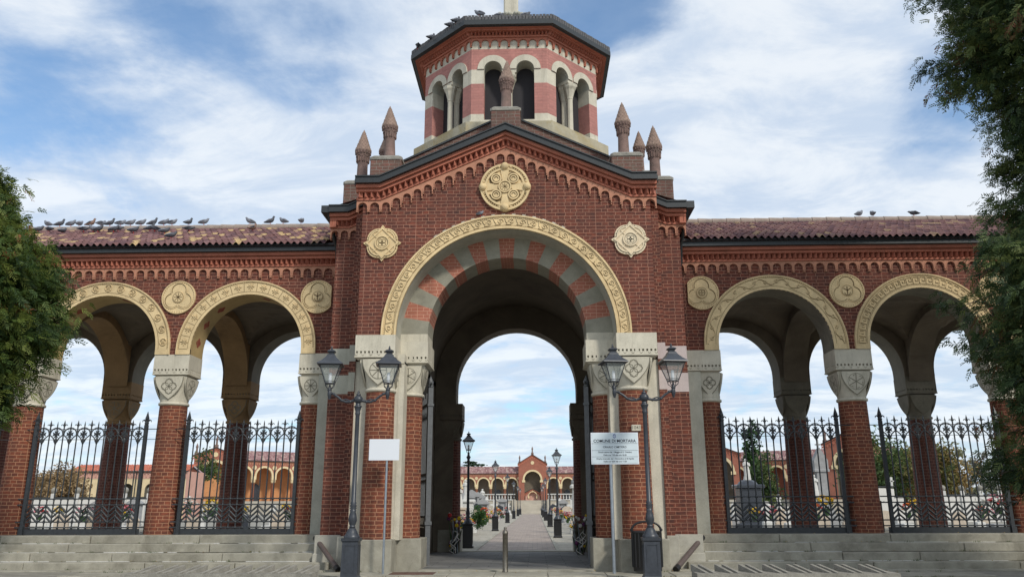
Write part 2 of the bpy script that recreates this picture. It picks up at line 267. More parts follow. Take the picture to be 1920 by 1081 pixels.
# ------------------------------------------------------------ mesh helpers
class MB:
    """collects faces; build() links them as ONE mesh object"""
    def __init__(s): s.v = []; s.f = []; s.uv = []; s.mi = []; s.sm = []; s.X = None; s.m = 0; s.slots = []
    def use(s, key):
        if key not in s.slots: s.slots.append(key)
        s.m = s.slots.index(key); return s
    def _v(s, p):
        if s.X is not None: p = s.X @ Vector(p)
        s.v.append((p[0], p[1], p[2])); return len(s.v) - 1
    def face(s, pts, uv=None, sm=False):
        ids = [s._v(p) for p in pts]; s.f.append(ids); s.uv.append(uv); s.mi.append(s.m); s.sm.append(sm)
    def grid(s, P, sm=True, uv=None, closed=False):
        """P rows x cols of points with shared vertices"""
        ids = [[s._v(p) for p in row] for row in P]; n = len(P[0])
        for i in range(len(P) - 1):
            for j in range(n if closed else n - 1):
                k = (j + 1) % n
                s.f.append([ids[i][j], ids[i][k], ids[i + 1][k], ids[i + 1][j]])
                s.uv.append(None if uv is None else [uv(i, j), uv(i, j + 1), uv(i + 1, j + 1), uv(i + 1, j)])
                s.mi.append(s.m); s.sm.append(sm)
        return ids
    def box(s, x0, x1, y0, y1, z0, z1, skip=''):
        a = [(x0, y0, z0), (x1, y0, z0), (x1, y1, z0), (x0, y1, z0), (x0, y0, z1), (x1, y0, z1), (x1, y1, z1), (x0, y1, z1)]
        for k, q in (('f', (0, 1, 5, 4)), ('b', (2, 3, 7, 6)), ('l', (3, 0, 4, 7)), ('r', (1, 2, 6, 5)), ('t', (4, 5, 6, 7)), ('d', (3, 2, 1, 0))):
            if k not in skip: s.face([a[i] for i in q])
    def cbox(s, x0, x1, y0, y1, z0, z1, c=.012):
        """box with chamfered top edges and vertical corners"""
        def ring(i, z, cc): return [(x0 + i + cc, y0 + i, z), (x1 - i - cc, y0 + i, z), (x1 - i, y0 + i + cc, z), (x1 - i, y1 - i - cc, z), (x1 - i - cc, y1 - i, z), (x0 + i + cc, y1 - i, z), (x0 + i, y1 - i - cc, z), (x0 + i, y0 + i + cc, z)]
        A, B, C = ring(0, z0, c), ring(0, z1 - c, c), ring(c, z1, c)
        for P, Q in ((A, B), (B, C)):
            for i in range(8): j = (i + 1) % 8; s.face([P[i], P[j], Q[j], Q[i]])
        s.face(C); s.face(A[::-1])
    def prism(s, poly, y0, y1, sides=True):
        """polygon in x,z extruded from y0 (front) to y1"""
        s.face([(x, y0, z) for x, z in poly])
        if sides:
            n = len(poly)
            for i in range(n):
                a, b = poly[i], poly[(i + 1) % n]; s.face([(a[0], y0, a[1]), (a[0], y1, a[1]), (b[0], y1, b[1]), (b[0], y0, b[1])])
    def lathe(s, prof, n=16, c=(0, 0, 0), sm=True, ph=0, a0=0, a1=2 * PI, sx=1, sy=1):
        cl = abs(a1 - a0 - 2 * PI) < 1e-6; m = n if cl else n + 1
        P = [[(c[0] + r_ * sx * math.cos(ph + a0 + (a1 - a0) * j / n), c[1] + r_ * sy * math.sin(ph + a0 + (a1 - a0) * j / n), c[2] + z) for j in range(m)] for r_, z in prof]
        R0 = max(p[0] for p in prof)
        s.grid(P, sm, lambda i, j: (j / n * (a1 - a0) * R0, c[2] + prof[i][1]), cl)
        if cl:
            if prof[-1][0] > 1e-4: s.face(P[-1])
            if prof[0][0] > 1e-4: s.face(P[0][::-1])
    def tube(s, pts, r_, n=6, closed=False, cap=True, sm=True):
        pts = [Vector(p) for p in pts]; rows = []; prev = None; m = len(pts)
        for i, p in enumerate(pts):
            a = pts[(i - 1) % m] if (closed or i) else p; b = pts[(i + 1) % m] if (closed or i < m - 1) else p
            t = (b - a).normalized()
            up = prev if prev is not None else (Vector((0, 0, 1)) if abs(t.z) < .9 else Vector((1, 0, 0)))
            x = up.cross(t)
            if x.length < 1e-5: x = Vector((0, 1, 0)).cross(t)
            x.normalize(); y = t.cross(x); prev = y
            rr = r_[i] if isinstance(r_, (list, tuple)) else r_
            rows.append([p + x * rr * math.cos(2 * PI * k / n) + y * rr * math.sin(2 * PI * k / n) for k in range(n)])
        if closed: rows.append(rows[0])
        s.grid(rows, sm, None, True)
        if cap and not closed: s.face(rows[0][::-1]); s.face(rows[-1])
    def ball(s, c, r_, n=10, m=6, sx=1, sy=1, sz=1):
        prof = [(r_ * math.sin(PI * i / m), -r_ * math.cos(PI * i / m) * sz) for i in range(m + 1)]; prof[0] = (1e-5, prof[0][1]); prof[-1] = (1e-5, prof[-1][1])
        s.lathe(prof, n, c, True, sx=sx, sy=sy)
ORG = {}
def thing(name, label, cat, loc=(0, 0, 0), rotz=0, group=None, kind=None):
    o = bpy.data.objects.new(name, None); COL.objects.link(o); o.location = loc; o.rotation_euler = (0, 0, rotz); o.empty_display_size = .3
    ORG[o.name] = Vector(loc); tag(o, label, cat, group, kind); return o
def tag(o, label=None, cat=None, group=None, kind=None):
    if label: o['label'] = label
    if cat: o['category'] = cat
    if group: o['group'] = group
    if kind: o['kind'] = kind
    return o
def build(mb, name, parent=None, mats=None, local=False, loc=None):
    """local: vertices already relative to the parent's origin; else they are world coordinates of an unrotated parent"""
    me = bpy.data.meshes.new(name); V = np.array(mb.v, dtype=float).reshape(-1, 3)
    org = Vector((0, 0, 0))
    if loc is not None: org = Vector(loc)
    elif parent is not None and not local: org = ORG[parent.name]
    V = V - np.array(org[:])
    me.from_pydata(V.tolist(), [], mb.f)
    uvl = me.uv_layers.new(name='UVMap'); W = np.array(mb.v); out = np.zeros((len(me.loops), 2)); li = 0
    for f, uv in zip(mb.f, mb.uv):
        k = len(f)
        if uv is None:
            p = W[f]; n = np.zeros(3)
            for i in range(k): a, b = p[i], p[(i + 1) % k]; n += np.cross(a, b)
            L = np.linalg.norm(n)
            if L > 1e-12: n = n / L
            if abs(n[2]) > .8: out[li:li + k] = p[:, :2]
            else:
                h = math.hypot(n[0], n[1]) or 1; t = np.array([-n[1] / h, n[0] / h, 0]) if n[1] <= 0 else np.array([n[1] / h, -n[0] / h, 0])
                out[li:li + k, 0] = p @ t; out[li:li + k, 1] = p[:, 2]
        else: out[li:li + k] = uv
        li += k
    uvl.data.foreach_set('uv', out.ravel())
    for q in (mb.slots or mats or ['cream']): me.materials.append(M[q])
    me.polygons.foreach_set('material_index', mb.mi); me.polygons.foreach_set('use_smooth', mb.sm); me.update()
    o = bpy.data.objects.new(name, me); COL.objects.link(o)
    if parent is not None: o.parent = parent; ORG[o.name] = ORG.get(parent.name, Vector((0, 0, 0)))
    elif loc is not None: o.location = loc; ORG[o.name] = Vector(loc)
    else: ORG[o.name] = Vector((0, 0, 0))
    return o
def one(key, name, fn, parent=None, **k):
    mb = MB().use(key); fn(mb); return build(mb, name, parent, **k)
def copy_tree(o, parent=None, loc=None, rotz=None, label=None, scale=None):
    c = o.copy(); COL.objects.link(c)
    if parent is not None: c.parent = parent
    if loc is not None: c.location = loc
    if rotz is not None: c.rotation_euler = (0, 0, rotz)
    if scale is not None: c.scale = (scale,) * 3
    if label: c['label'] = label
    for ch in list(o.children): copy_tree(ch, c)
    return c

def arcpts(xc, zc, r_, n=24, a0=0, a1=PI):
    return [(xc - r_ * math.cos(a0 + (a1 - a0) * i / n), zc + r_ * math.sin(a0 + (a1 - a0) * i / n)) for i in range(n + 1)]
def arch_face(mb, x0, x1, xc, r_, zc, zs, ztop, y, n=28):
    """vertical wall face at depth y between x0..x1 with an arched opening springing from zs (stilted up to zc)"""
    zt = ztop if callable(ztop) else (lambda x: ztop)
    A = arcpts(xc, zc, r_, n)
    if zs < zc: A = [(xc - r_, zs)] + A + [(xc + r_, zs)]
    def col(xa, xb, za, zb):
        if xb - xa < 1e-6: return
        mb.face([(xa, y, za), (xb, y, zb), (xb, y, zt(xb)), (xa, y, zt(xa))])
    if xc - r_ > x0: col(x0, xc - r_, zs, zs)
    for a, b in zip(A, A[1:]): col(a[0], b[0], a[1], b[1])
    if x1 > xc + r_: col(xc + r_, x1, zs, zs)
def soffit(mb, xc, r_, zc, zs, y0, y1, n=28):
    A = arcpts(xc, zc, r_, n)
    if zs < zc: A = [(xc - r_, zs)] + A + [(xc + r_, zs)]
    mb.grid([[(x, y0, z) for x, z in A], [(x, y1, z) for x, z in A]], True)
def ring(mb, xc, zc, ri, ro, zs, y0, y1, n=32):
    """flat arch ring, front face at y0, outer rim back to y1, with straight feet down to zs"""
    I = arcpts(xc, zc, ri, n); O = arcpts(xc, zc, ro, n)
    if zs < zc: I = [(xc - ri, zs)] + I + [(xc + ri, zs)]; O = [(xc - ro, zs)] + O + [(xc + ro, zs)]
    for i in range(len(I) - 1):
        a, b, c_, d_ = I[i], I[i + 1], O[i + 1], O[i]
        mb.face([(a[0], y0, a[1]), (b[0], y0, b[1]), (c_[0], y0, c_[1]), (d_[0], y0, d_[1])])
        mb.face([(d_[0], y0, d_[1]), (c_[0], y0, c_[1]), (c_[0], y1, c_[1]), (d_[0], y1, d_[1])])
        mb.face([(b[0], y0, b[1]), (a[0], y0, a[1]), (a[0], y1, a[1]), (b[0], y1, b[1])])
def ribbon(mb, pts, w, y, depth=.004, closed=False):
    """flat band following a polyline in the x,z plane at depth y"""
    P = [Vector((p[0], 0, p[1])) for p in pts]; L, Rr = [], []
    m = len(P)
    for i, p in enumerate(P):
        a = P[(i - 1) % m] if (closed or i) else p; b = P[(i + 1) % m] if (closed or i < m - 1) else p
        t = (b - a)
        if t.length < 1e-9: t = Vector((1, 0, 0))
        t.normalize(); n = Vector((-t.z, 0, t.x)) * w / 2; L.append(p + n); Rr.append(p - n)
    rng = range(m if closed else m - 1)
    for i in rng:
        j = (i + 1) % m; a, b, c_, d_ = L[i], L[j], Rr[j], Rr[i]
        mb.face([(q.x, y, q.z) for q in (a, b, c_, d_)])
        if depth > .006:
            mb.face([(a.x, y, a.z), (b.x, y, b.z), (b.x, y + depth, b.z), (a.x, y + depth, a.z)])
            mb.face([(d_.x, y, d_.z), (c_.x, y, c_.z), (c_.x, y + depth, c_.z), (d_.x, y + depth, d_.z)])
def circ(x, z, r_, n=14, a0=0, a1=2 * PI, closed=True):
    k = n if closed else n + 1
    return [(x + r_ * math.cos(a0 + (a1 - a0) * i / n), z + r_ * math.sin(a0 + (a1 - a0) * i / n)) for i in range(k)]
# --- cornice pieces along a polyline [(x,z)...] (vertical offsets)
def band(mb, line, z0, z1, yf, yb, ends=True):
    for (xa, za), (xb, zb) in zip(line, line[1:]):
        mb.face([(xa, yf, za + z0), (xb, yf, zb + z0), (xb, yf, zb + z1), (xa, yf, za + z1)])
        mb.face([(xa, yb, za + z0), (xb, yb, zb + z0), (xb, yf, zb + z0), (xa, yf, za + z0)])
        mb.face([(xa, yf, za + z1), (xb, yf, zb + z1), (xb, yb, zb + z1), (xa, yb, za + z1)])
    if ends:
        for (x, z) in (line[0], line[-1]): mb.face([(x, yf, z + z0), (x, yb, z + z0), (x, yb, z + z1), (x, yf, z + z1)])
def along(line, pitch):
    """sample points along a polyline at an even horizontal pitch"""
    out = []
    for (xa, za), (xb, zb) in zip(line, line[1:]):
        n = max(1, round(abs(xb - xa) / pitch))
        for i in range(n): out.append((xa + (xb - xa) * i / n, za + (zb - za) * i / n, xa + (xb - xa) * (i + 1) / n, za + (zb - za) * (i + 1) / n))
    return out
def dogtooth(mb, line, z0, z1, yf, yb, pitch=.115):
    for xa, za, xb, zb in along(line, pitch):
        xm, zm = (xa + xb) / 2, (za + zb) / 2
        mb.face([(xa, yb, za + z0), (xm, yf, zm + z0), (xm, yf, zm + z1), (xa, yb, za + z1)])
        mb.face([(xm, yf, zm + z0), (xb, yb, zb + z0), (xb, yb, zb + z1), (xm, yf, zm + z1)])
        mb.face([(xa, yb, za + z0), (xb, yb, zb + z0), (xm, yf, zm + z0)]); mb.face([(xa, yb, za + z1), (xm, yf, zm + z1), (xb, yb, zb + z1)])
def arcading(mb, line, ztop, h, yf, yb, pitch=.277, leg=.23, n=8):
    """row of little blind arches hanging from the line; plate with arched notches, each with a raised rim"""
    for xa, za, xb, zb in along(line, pitch):
        w = xb - xa; r_ = w * (1 - leg) / 2; xc = (xa + xb) / 2; zl = min(za, zb) + ztop - h
        zt = lambda x: za + (zb - za) * (x - xa) / w + ztop
        zc = min(za, zb) + ztop - .05 - r_
        A = arcpts(xc, zc, r_, n)
        def col(x0, x1, z0, z1): mb.face([(x0, yf, z0), (x1, yf, z1), (x1, yf, zt(x1)), (x0, yf, zt(x0))])
        col(xa, xc - r_, zl, zl); col(xc + r_, xb, zl, zl)
        mb.face([(xa, yf, zl), (xc - r_, yf, zl), (xc - r_, yb, zl), (xa, yb, zl)]); mb.face([(xc + r_, yf, zl), (xb, yf, zl), (xb, yb, zl), (xc + r_, yb, zl)])
        B = [(xc - r_, zl)] + A + [(xc + r_, zl)]
        for a, b in zip(A, A[1:]): col(a[0], b[0], a[1], b[1])
        for a, b in zip(B, B[1:]): mb.face([(a[0], yf, a[1]), (b[0], yf, b[1]), (b[0], yb, b[1]), (a[0], yb, a[1])])
        A2 = arcpts(xc, zc, r_ + .009, n); ribbon(mb, [(A2[0][0], zl + .02)] + A2 + [(A2[-1][0], zl + .02)], .018, yf - .012, .012)
        # little corbel foot under each leg
        for (c0, c1) in ((xa, xc - r_), (xc + r_, xb)): mb.box(c0 + .004, c1 - .004, yf - .012, yb, zl - .0, zl + .05)
def cornice(parent, line, y, pitch=.277, gut=True, key='terra', yb=None, s=1.0, arc=True, arckey='terra_pale', gname='gutter', tooth=.132):
    """the whole terracotta cornice below a gutter; line = gutter's bottom edge"""
    yb = y + .02 if yb is None else yb
    def bands(mb):
        band(mb, line, -.085 * s, -.004, y - .24 * s, yb); band(mb, line, -.165 * s, -.098 * s, y - .17 * s, yb)
        mb.use('terra'); band(mb, line, -.35 * s, -.295 * s, y - .075 * s, yb)
    c = one(key, 'cornice', bands, parent)
    one('terra', 'dentil_row', lambda mb: dogtooth(mb, line, -.292 * s, -.168 * s, y - .165 * s, y - .005, tooth), parent)
    if arc: one(arckey, 'arched_frieze', lambda mb: arcading(mb, line, -.355 * s, .29 * s, y - .045, yb, pitch), parent)
    if gut:
        def g(mb):
            band(mb, line, 0, .15 * s, y - .34 * s, y + .1); band(mb, line, .15 * s, .18 * s, y - .37 * s, y + .1)
        one('gutter', gname, g, parent)
    return c
def tile_roof(mb, x0, x1, ya, za, yb, zb, key, pitch=.17, rows=9, amp=.036, cellofs=0, n=6):
    """barrel tiled slope; eave line at (ya,za), ridge at (yb,zb)"""
    mb.use(key); nx = int(round((x1 - x0) / pitch)); L = math.hypot(yb - ya, zb - za); ty, tz = (yb - ya) / L, (zb - za) / L; ny, nz = -tz, ty
    if nz < 0: ny, nz = -ny, -nz
    rl = L / rows
    for j in range(rows):
        rws = []
        jit = [random.uniform(-.006, .006) for _ in range(nx + 1)]
        for e, (s_, lift) in enumerate(((j * rl - .03, .034), ((j + 1) * rl + .01, .0))):
            row = []
            for i in range(nx * n + 1):
                x = x0 + i * pitch / n; ph = (i % n) / n; k = min(nx, i // n)
                h = amp * math.cos(2 * PI * i / n) + lift + jit[k]
                row.append((x, ya + ty * s_ + ny * h, za + tz * s_ + nz * h))
            rws.append(row)
        lip = [(p[0], p[1] + .0, p[2] - .022) for p in rws[0]]
        uvf = lambda i, jj, J=j: ((jj - .0) / n * 1.0 + cellofs + .5 + 1e-3, J + .5)
        # one uv cell per tile
        ids = mb.grid([lip, rws[0], rws[1]], True)
        k0 = len(mb.f) - 2 * nx * n
        for q in range(2):
            for i in range(nx * n):
                c_ = (i + n // 2) // n; o = cellofs * 500 + .5
                mb.uv[k0 + q * nx * n + i] = [(c_ + o, j + .5)] * 4

def map_arc(xc, zc, rm):
    """maps (s,t): s metres along the arch from the left foot, t radial offset"""
    def f(s, t):
        a = s / rm; return (xc - (rm + t) * math.cos(a), zc + (rm + t) * math.sin(a))
    return f
def carve(mb, kind, xc, zc, ri, ro, y, unit=None):
    """carved ornament of an archivolt: dark ribbons painting the shade of grooves, and raised beads"""
    rm = (ri + ro) / 2; w = ro - ri; f = map_arc(xc, zc, rm); L = PI * rm; k = max(8, round(L / (unit or w * .85))); U = L / k
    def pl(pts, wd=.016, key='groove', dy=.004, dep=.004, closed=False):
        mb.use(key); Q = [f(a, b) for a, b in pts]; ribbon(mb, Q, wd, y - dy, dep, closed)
        if wd > .0125: mb.use('ochre'); ribbon(mb, [(a + .006, b + .017) for a, b in Q], wd, y - .016, .016, closed)
    h = w * .30
    for t in (-w * .36, w * .36): pl([(L * i / 60, t) for i in range(61)], .010)
    for i in range(int(L / .045)): # beaded edge
        s = i * .045
        for t in ((w * .44,) if kind != 'key' else ()): pl([(s, t - .018), (s + .012, t + .018)], .008)
    for i in range(k):
        c0 = (i + .5) * U; sg = 1 if i % 2 else -1
        C = lambda x, z, r_, n=10, a0=0, a1=2 * PI: [(x + r_ * math.cos(a0 + (a1 - a0) * q / n), z + r_ * math.sin(a0 + (a1 - a0) * q / n)) for q in range(n + 1)]
        if kind == 'wave':
            pl(C(c0, sg * h * .15, h * .38)); pl([(i * U + U * q / 8, -sg * h * .85 * math.cos(PI * q / 8) * (1)) for q in range(9)], .02)
        elif kind == 'key':
            a = i * U; e = U
            pl([(a, -h * .9), (a, h * .8), (a + e * .8, h * .8), (a + e * .8, -h * .3), (a + e * .4, -h * .3), (a + e * .4, h * .25)], .016)
            pl([(a, -h * .9), (a + e, -h * .9)], .012)
        elif kind == 'star':
            for q in range(4):
                an = q * PI / 4; ll = h * (1.0 if q % 2 == 0 else .8); pl([(c0 - ll * math.cos(an), -ll * math.sin(an)), (c0 + ll * math.cos(an), ll * math.sin(an))], .014)
            pl([(i * U, -h * 1.1), (i * U, h * 1.1)], .012)
        elif kind == 'lace':
            pl(C(c0, 0, h * .95), .014); pl(C(c0, 0, h * .3, 6), .014)
            for q in range(4):
                an = q * PI / 2 + PI / 4; pl(C(c0 + h * .62 * math.cos(an), h * .62 * math.sin(an), h * .2, 6), .012)
        elif kind == 'scroll':
            sp = [(c0 + h * (1 - q / 16) * math.cos(q * .62) * sg, h * (1 - q / 16) * math.sin(q * .62)) for q in range(15)]
            pl(sp, .020); pl([(c0 - U * .5, -h), (c0 - U * .25, -h * 1.05), (c0, -h * 1.1)], .014); pl([(c0 + U * .42, h), (c0 + U * .5, 0), (c0 + U * .6, -h * .6)], .016)
def shield(mb, x, z, w, h, y, kind=0, key='cream'):
    """shield plate with a carved emblem, on a face at depth y"""
    pts = [(x - w / 2 * (1 - (q / 8) ** 2.1), z + h / 2 - h * (q / 8)) for q in range(9)]
    pts += [(2 * x - a, b) for a, b in pts[-2::-1]]
    mb.use(key); mb.prism(pts, y, y + .04); mb.use('cgroove'); ribbon(mb, pts, .018, y - .003)  # rim and emblem lines are groove shade painted as dark ribbons
    cz = z + h * .08; r_ = w * .27
    if kind % 3 == 0:
        ribbon(mb, circ(x, cz, r_), .018, y - .003, closed=True)
        for q in range(4): a = q * PI / 4; ribbon(mb, [(x - r_ * math.cos(a), cz - r_ * math.sin(a)), (x + r_ * math.cos(a), cz + r_ * math.sin(a))], .018, y - .003)
    elif kind % 3 == 1:
        for q in range(4): a = q * PI / 2; ribbon(mb, circ(x + r_ * .5 * math.cos(a), cz + r_ * .5 * math.sin(a), r_ * .5, 8), .018, y - .003, closed=True)
        ribbon(mb, [(x - r_, cz), (x, cz + r_), (x + r_, cz), (x, cz - r_)], .018, y - .003, closed=True)
    else:
        for q in range(6): a = q * PI / 3 + .5; ribbon(mb, [(x, cz), (x + r_ * math.cos(a), cz + r_ * math.sin(a)), (x + r_ * .8 * math.cos(a + .5), cz + r_ * .8 * math.sin(a + .5))], .02, y - .003)
        ribbon(mb, circ(x, cz, r_ * 1.05), .01, y - .003, closed=True)
def capital(parent, x, y, zb, zt, rb, hw, hd=None, kind=0, key='cream'):
    """cushion capital: round below, square above, with shields on its faces"""
    hd = hd or hw; mb = MB().use(key); n = 32; rows = []
    for z, e, sc in ((zb + .05, 0, rb / hw), (zb + .12, .05, rb / hw * 1.03), (zb + (zt - zb) * .35, .2, .82), (zb + (zt - zb) * .6, .5, .89), (zb + (zt - zb) * .8, .85, .95), (zt, 1, 1)):
        row = []
        for k in range(n):
            a = 2 * PI * (k + .5) / n; c_, s_ = math.cos(a), math.sin(a); m_ = max(abs(c_), abs(s_)); q = (1 - e) + e / m_
            row.append((x + hw * sc * q * c_, y + hd * sc * q * s_, z))
        rows.append(row)
    mb.grid(rows, True, None, True)
    mb.lathe([(rb, zb - .03), (rb + .035, zb - .015), (rb + .04, zb + .01), (rb + .035, zb + .04), (rb + .01, zb + .055)], 24, (x, y, 0))
    h = zt - zb
    for k in range(4):
        RZ_ = Matrix.Translation((x, y, 0)) @ Matrix.Rotation(k * PI / 2, 4, 'Z')
        dd = hd if k % 2 == 0 else hw; ww = hw if k % 2 == 0 else hd
        mb.X = RZ_ @ Matrix.Translation((0, -dd * .985, zt)) @ Matrix.Rotation(rad(7), 4, 'X'); shield(mb, 0, -h * .43, ww * 1.72, h * .82, -.02, kind + k, key)
    mb.X = None
    return build(mb, 'capital', parent)
def impost(parent, x0, x1, y0, y1, z0=4.53, z1=5.09, key='cream', name='impost'):
    """impost block with a row of small square holes and a tapering moulding below"""
    zh = z0 + .14; hh = .05
    def f(mb):
        mb.box(x0, x1, y0, y1, zh + hh, z1); mb.box(x0, x1, y0, y1, z0 + .07, zh)
        mb.use('cgroove'); mb.box(x0 + .045, x1 - .045, y0 + .045, y1 - .045, zh - .001, zh + hh + .001, skip='td'); mb.use(key)  # hole backing takes the dark groove colour, shade painted in
        def teeth(a, b, fn):
            n = max(3, int((b - a) / .088)); g = .042
            pitch = (b - a) / (n)
            for i in range(n + 1):
                c_ = a + i * pitch; lo, hi = max(a, c_ - (pitch - g) / 2), min(b, c_ + (pitch - g) / 2)
                if n // 2 == i: lo, hi = lo - g * .35, hi + g * .35
                fn(lo, hi)
        teeth(x0, x1, lambda a, b: mb.box(a, b, y0, y0 + .06, zh - .0005, zh + hh + .0005, 'td'))
        teeth(y0 + .06, y1 - .0, lambda a, b: (mb.box(x0, x0 + .06, a, b, zh, zh + hh, 'td'), mb.box(x1 - .06, x1, a, b, zh, zh + hh, 'td')))
        # tapering moulding
        for (i0, a), (i1, b) in (((-.012, z0 + .07), (-.012, z0 + .045)), ((-.012, z0 + .045), (.05, z0 + .02)), ((.05, z0 + .02), (.07, z0))):
            P = [(x0 + i0, y0 + i0, a), (x1 - i0, y0 + i0, a), (x1 - i0, y1 - i0, a), (x0 + i0, y1 - i0, a)]; Q = [(x0 + i1, y0 + i1, b), (x1 - i1, y0 + i1, b), (x1 - i1, y1 - i1, b), (x0 + i1, y1 - i1, b)]
            for i in range(4): j = (i + 1) % 4; mb.face([Q[i], Q[j], P[j], P[i]])
        mb.face([(x0 - .012, y0 - .012, z0 + .07), (x1 + .012, y0 - .012, z0 + .07), (x1 + .012, y1 + .012, z0 + .07), (x0 - .012, y1 + .012, z0 + .07)])
        mb.use('cgroove')
        n = int((x1 - x0) / .17)
        for i in range(n + 1):
            c_ = x0 + (x1 - x0) * i / n; c_ = min(max(c_, x0 + .03), x1 - .03)
            for dx, dz in ((-.025, .0), (.025, 0), (0, -.02), (-.012, -.02), (.012, -.02)): mb.box(c_ + dx - .006, c_ + dx + .006, y0 - .003, y0, zh - .035 + dz, zh - .022 + dz)
    return one(key, name, f, parent)
def column(parent, x, y, z0, z1, r0, r1, key='brick_col', n=28, name='column'):
    return one(key, name, lambda mb: mb.lathe([(r0, z0), (r0 * .5 + r1 * .5, (z0 + z1) / 2), (r1, z1)], n, (x, y, 0)), parent)

# ============================================================ SETTING
one('street', 'ground', lambda mb: [mb.face([(-900, a, za), (900, a, za), (900, b, zb), (-900, b, zb)]) for a, za, b, zb in ((-60, -.05, 4, -.05), (4, -.05, 8.5, -.115), (8.5, -.115, 900, -.115))])['kind'] = 'structure'
def f(mb): mb.face([(-1.3, 8.9, -.094), (1.3, 8.9, -.094), (1.3, 178, -.094), (-1.3, 178, -.094)])
one('path', 'path', f)['kind'] = 'structure'
def f(mb):
    for s in (-1, 1): mb.face([(s * 1.42, 9.1, -.10), (s * 5.5, 9.1, -.10), (s * 5.5, 178, -.10), (s * 1.42, 178, -.10)])
one('gravel', 'gravel_strip', f)['kind'] = 'structure'
def f(mb):
    for s in (-1, 1): mb.cbox(s * 1.36 - .06, s * 1.36 + .06, 8.95, 176, -.2, -.06, .01)
one('granite', 'path_kerb', f)['kind'] = 'structure'
one('flag', 'threshold_paving', lambda mb: (mb.face([(-2.6, .35, .0), (2.6, .35, .0), (2.6, 8.3, -.07), (-2.6, 8.3, -.07)])))['kind'] = 'structure'
def f(mb): mb.cbox(-1.9, 1.9, -.12, .36, -.2, .008, .01); mb.cbox(-1.95, 1.95, 8.3, 8.95, -.25, -.055, .01)
one('granite', 'door_sill', f)['kind'] = 'structure'
def f(mb):
    x = -9.0; random.seed(3)
    while x < 9:
        w = random.uniform(.9, 1.5); mb.cbox(x, x + w - .012, -1.35 + random.uniform(-.02, .02), -.34, -.2, -.005 + random.uniform(-.004, .004), .01); x += w
one('granite', 'pavement', f)['kind'] = 'structure'

# ============================================================ GATEHOUSE
G = thing('gatehouse', 'tall red brick cemetery gatehouse with a gabled arch and striped octagonal lantern tower', 'gatehouse', (0, 4.5, 0))
SL = .442
def rake(xk, xe, zk): return [(-xe, zk), (-xk, zk), (0, zk + SL * xk), (xk, zk), (xe, zk)]
FL = rake(3.03, 3.62, 8.83)        # front gutter bottom line
def ztF(x): return 8.83 + SL * max(0, 3.03 - abs(x)) + .05
ZC, RI, RO = 5.16, 2.55, 2.9
def f(mb):
    # front wall, by columns so that the top follows the gable
    def piece(x0, x1):
        arch_face(mb, x0, x1, 0, RI, ZC, 5.09, ztF, 0, 40) if x0 < 0 < x1 else mb.face([(x0, 0, 5.09), (x1, 0, 5.09), (x1, 0, ztF(x1)), (x0, 0, ztF(x0))])
    piece(-3.47, -3.03); piece(-3.03, 3.03); piece(3.03, 3.47)
    for s in (-1, 1):
        mb.face([(s * 3.47, 0, .6), (s * 3.47, .9, .6), (s * 3.47, .9, 8.88), (s * 3.47, 0, 8.88)])
        # stepped nook and shoulder
        for za, zb in ((.64, 3.92), (4.37, 4.63), (5.02, 8.3)): # bricks between plaster bands
            mb.box(min(s * 3.47, s * 3.72), max(s * 3.47, s * 3.72), .45, .95, za, zb, 'b'); mb.box(min(s * 3.72, s * 4.3), max(s * 3.72, s * 4.3), .9, 8.1, za, zb, 'b')
    # body gables behind
    for s in (-1, 1):
        mb.box(min(s * 2.8, s * 4.3), max(s * 2.8, s * 4.3), .9, 8.1, 8.3, 8.62)
    mb.box(-4.3, 4.3, 1.5, 8.1, 8.0, 8.62)
wall = one('brick', 'brick_wall', f, G)
def f(mb):
    L = [(-4.3, 8.9), (-3.35, 9.1), (3.35, 9.1), (4.3, 8.9)]
    for s in (-1, 1):
        P = [(s * 3.45, 8.6), (s * .0, 8.6), (s * .0, 11.34), (s * 3.45, 11.34 - 3.45 * .477)]
        mb.prism(P, 1.2, 1.55)
one('brick_dark', 'raking_parapet', f, G)
one('gutter', 'parapet_coping', lambda mb: band(mb, [(-3.5, 9.67), (0, 11.34), (3.5, 9.67)], 0, .05, 1.15, 1.6), G)
# plaster bands on the shoulders
for s, key in ((-1, 'cement'), (1, 'pinkish')):
    for za, zb in ((3.92, 4.37), (4.63, 5.02)):
        def f(mb):
            mb.box(min(s * 3.47, s * 3.724), max(s * 3.47, s * 3.724), .446, .95, za, zb, 'b'); mb.box(min(s * 3.724, s * 4.304), max(s * 3.724, s * 4.304), .896, 8.1, za, zb, 'b')
        one(key, 'plaster_band', f, G)
# pier bodies (cream), jamb, inner order
for s in (-1, 1):
    def f(mb):
        a, b = sorted((s * 2.34, s * 3.476)); mb.box(a, b, .06, 1.0, .62, 4.55, 'bd')
        a, b = sorted((s * 2.45, s * 2.462)); mb.box(a, b, .052, .06, .62, 4.7)
        a, b = sorted((s * 2.34, s * 2.56)); mb.box(a, b, .04, .5, 4.5, 4.72, 'b')
    one('cream', 'pier', f, G)
one('cement', 'archivolt_soffit', lambda mb: soffit(mb, 0, RI - .005, ZC, 5.06, -.03, .64, 48), G)
def f(mb):
    ring(mb, 0, ZC, RI, RO, 5.09, -.06, 0, 56)
    ring(mb, 0, ZC, RI, RI + .045, 5.09, -.10, -.06, 56); ring(mb, 0, ZC, RO - .04, RO, 5.09, -.085, -.06, 56)
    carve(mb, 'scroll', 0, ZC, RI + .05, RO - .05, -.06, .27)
one('ochre', 'archivolt', f, G)
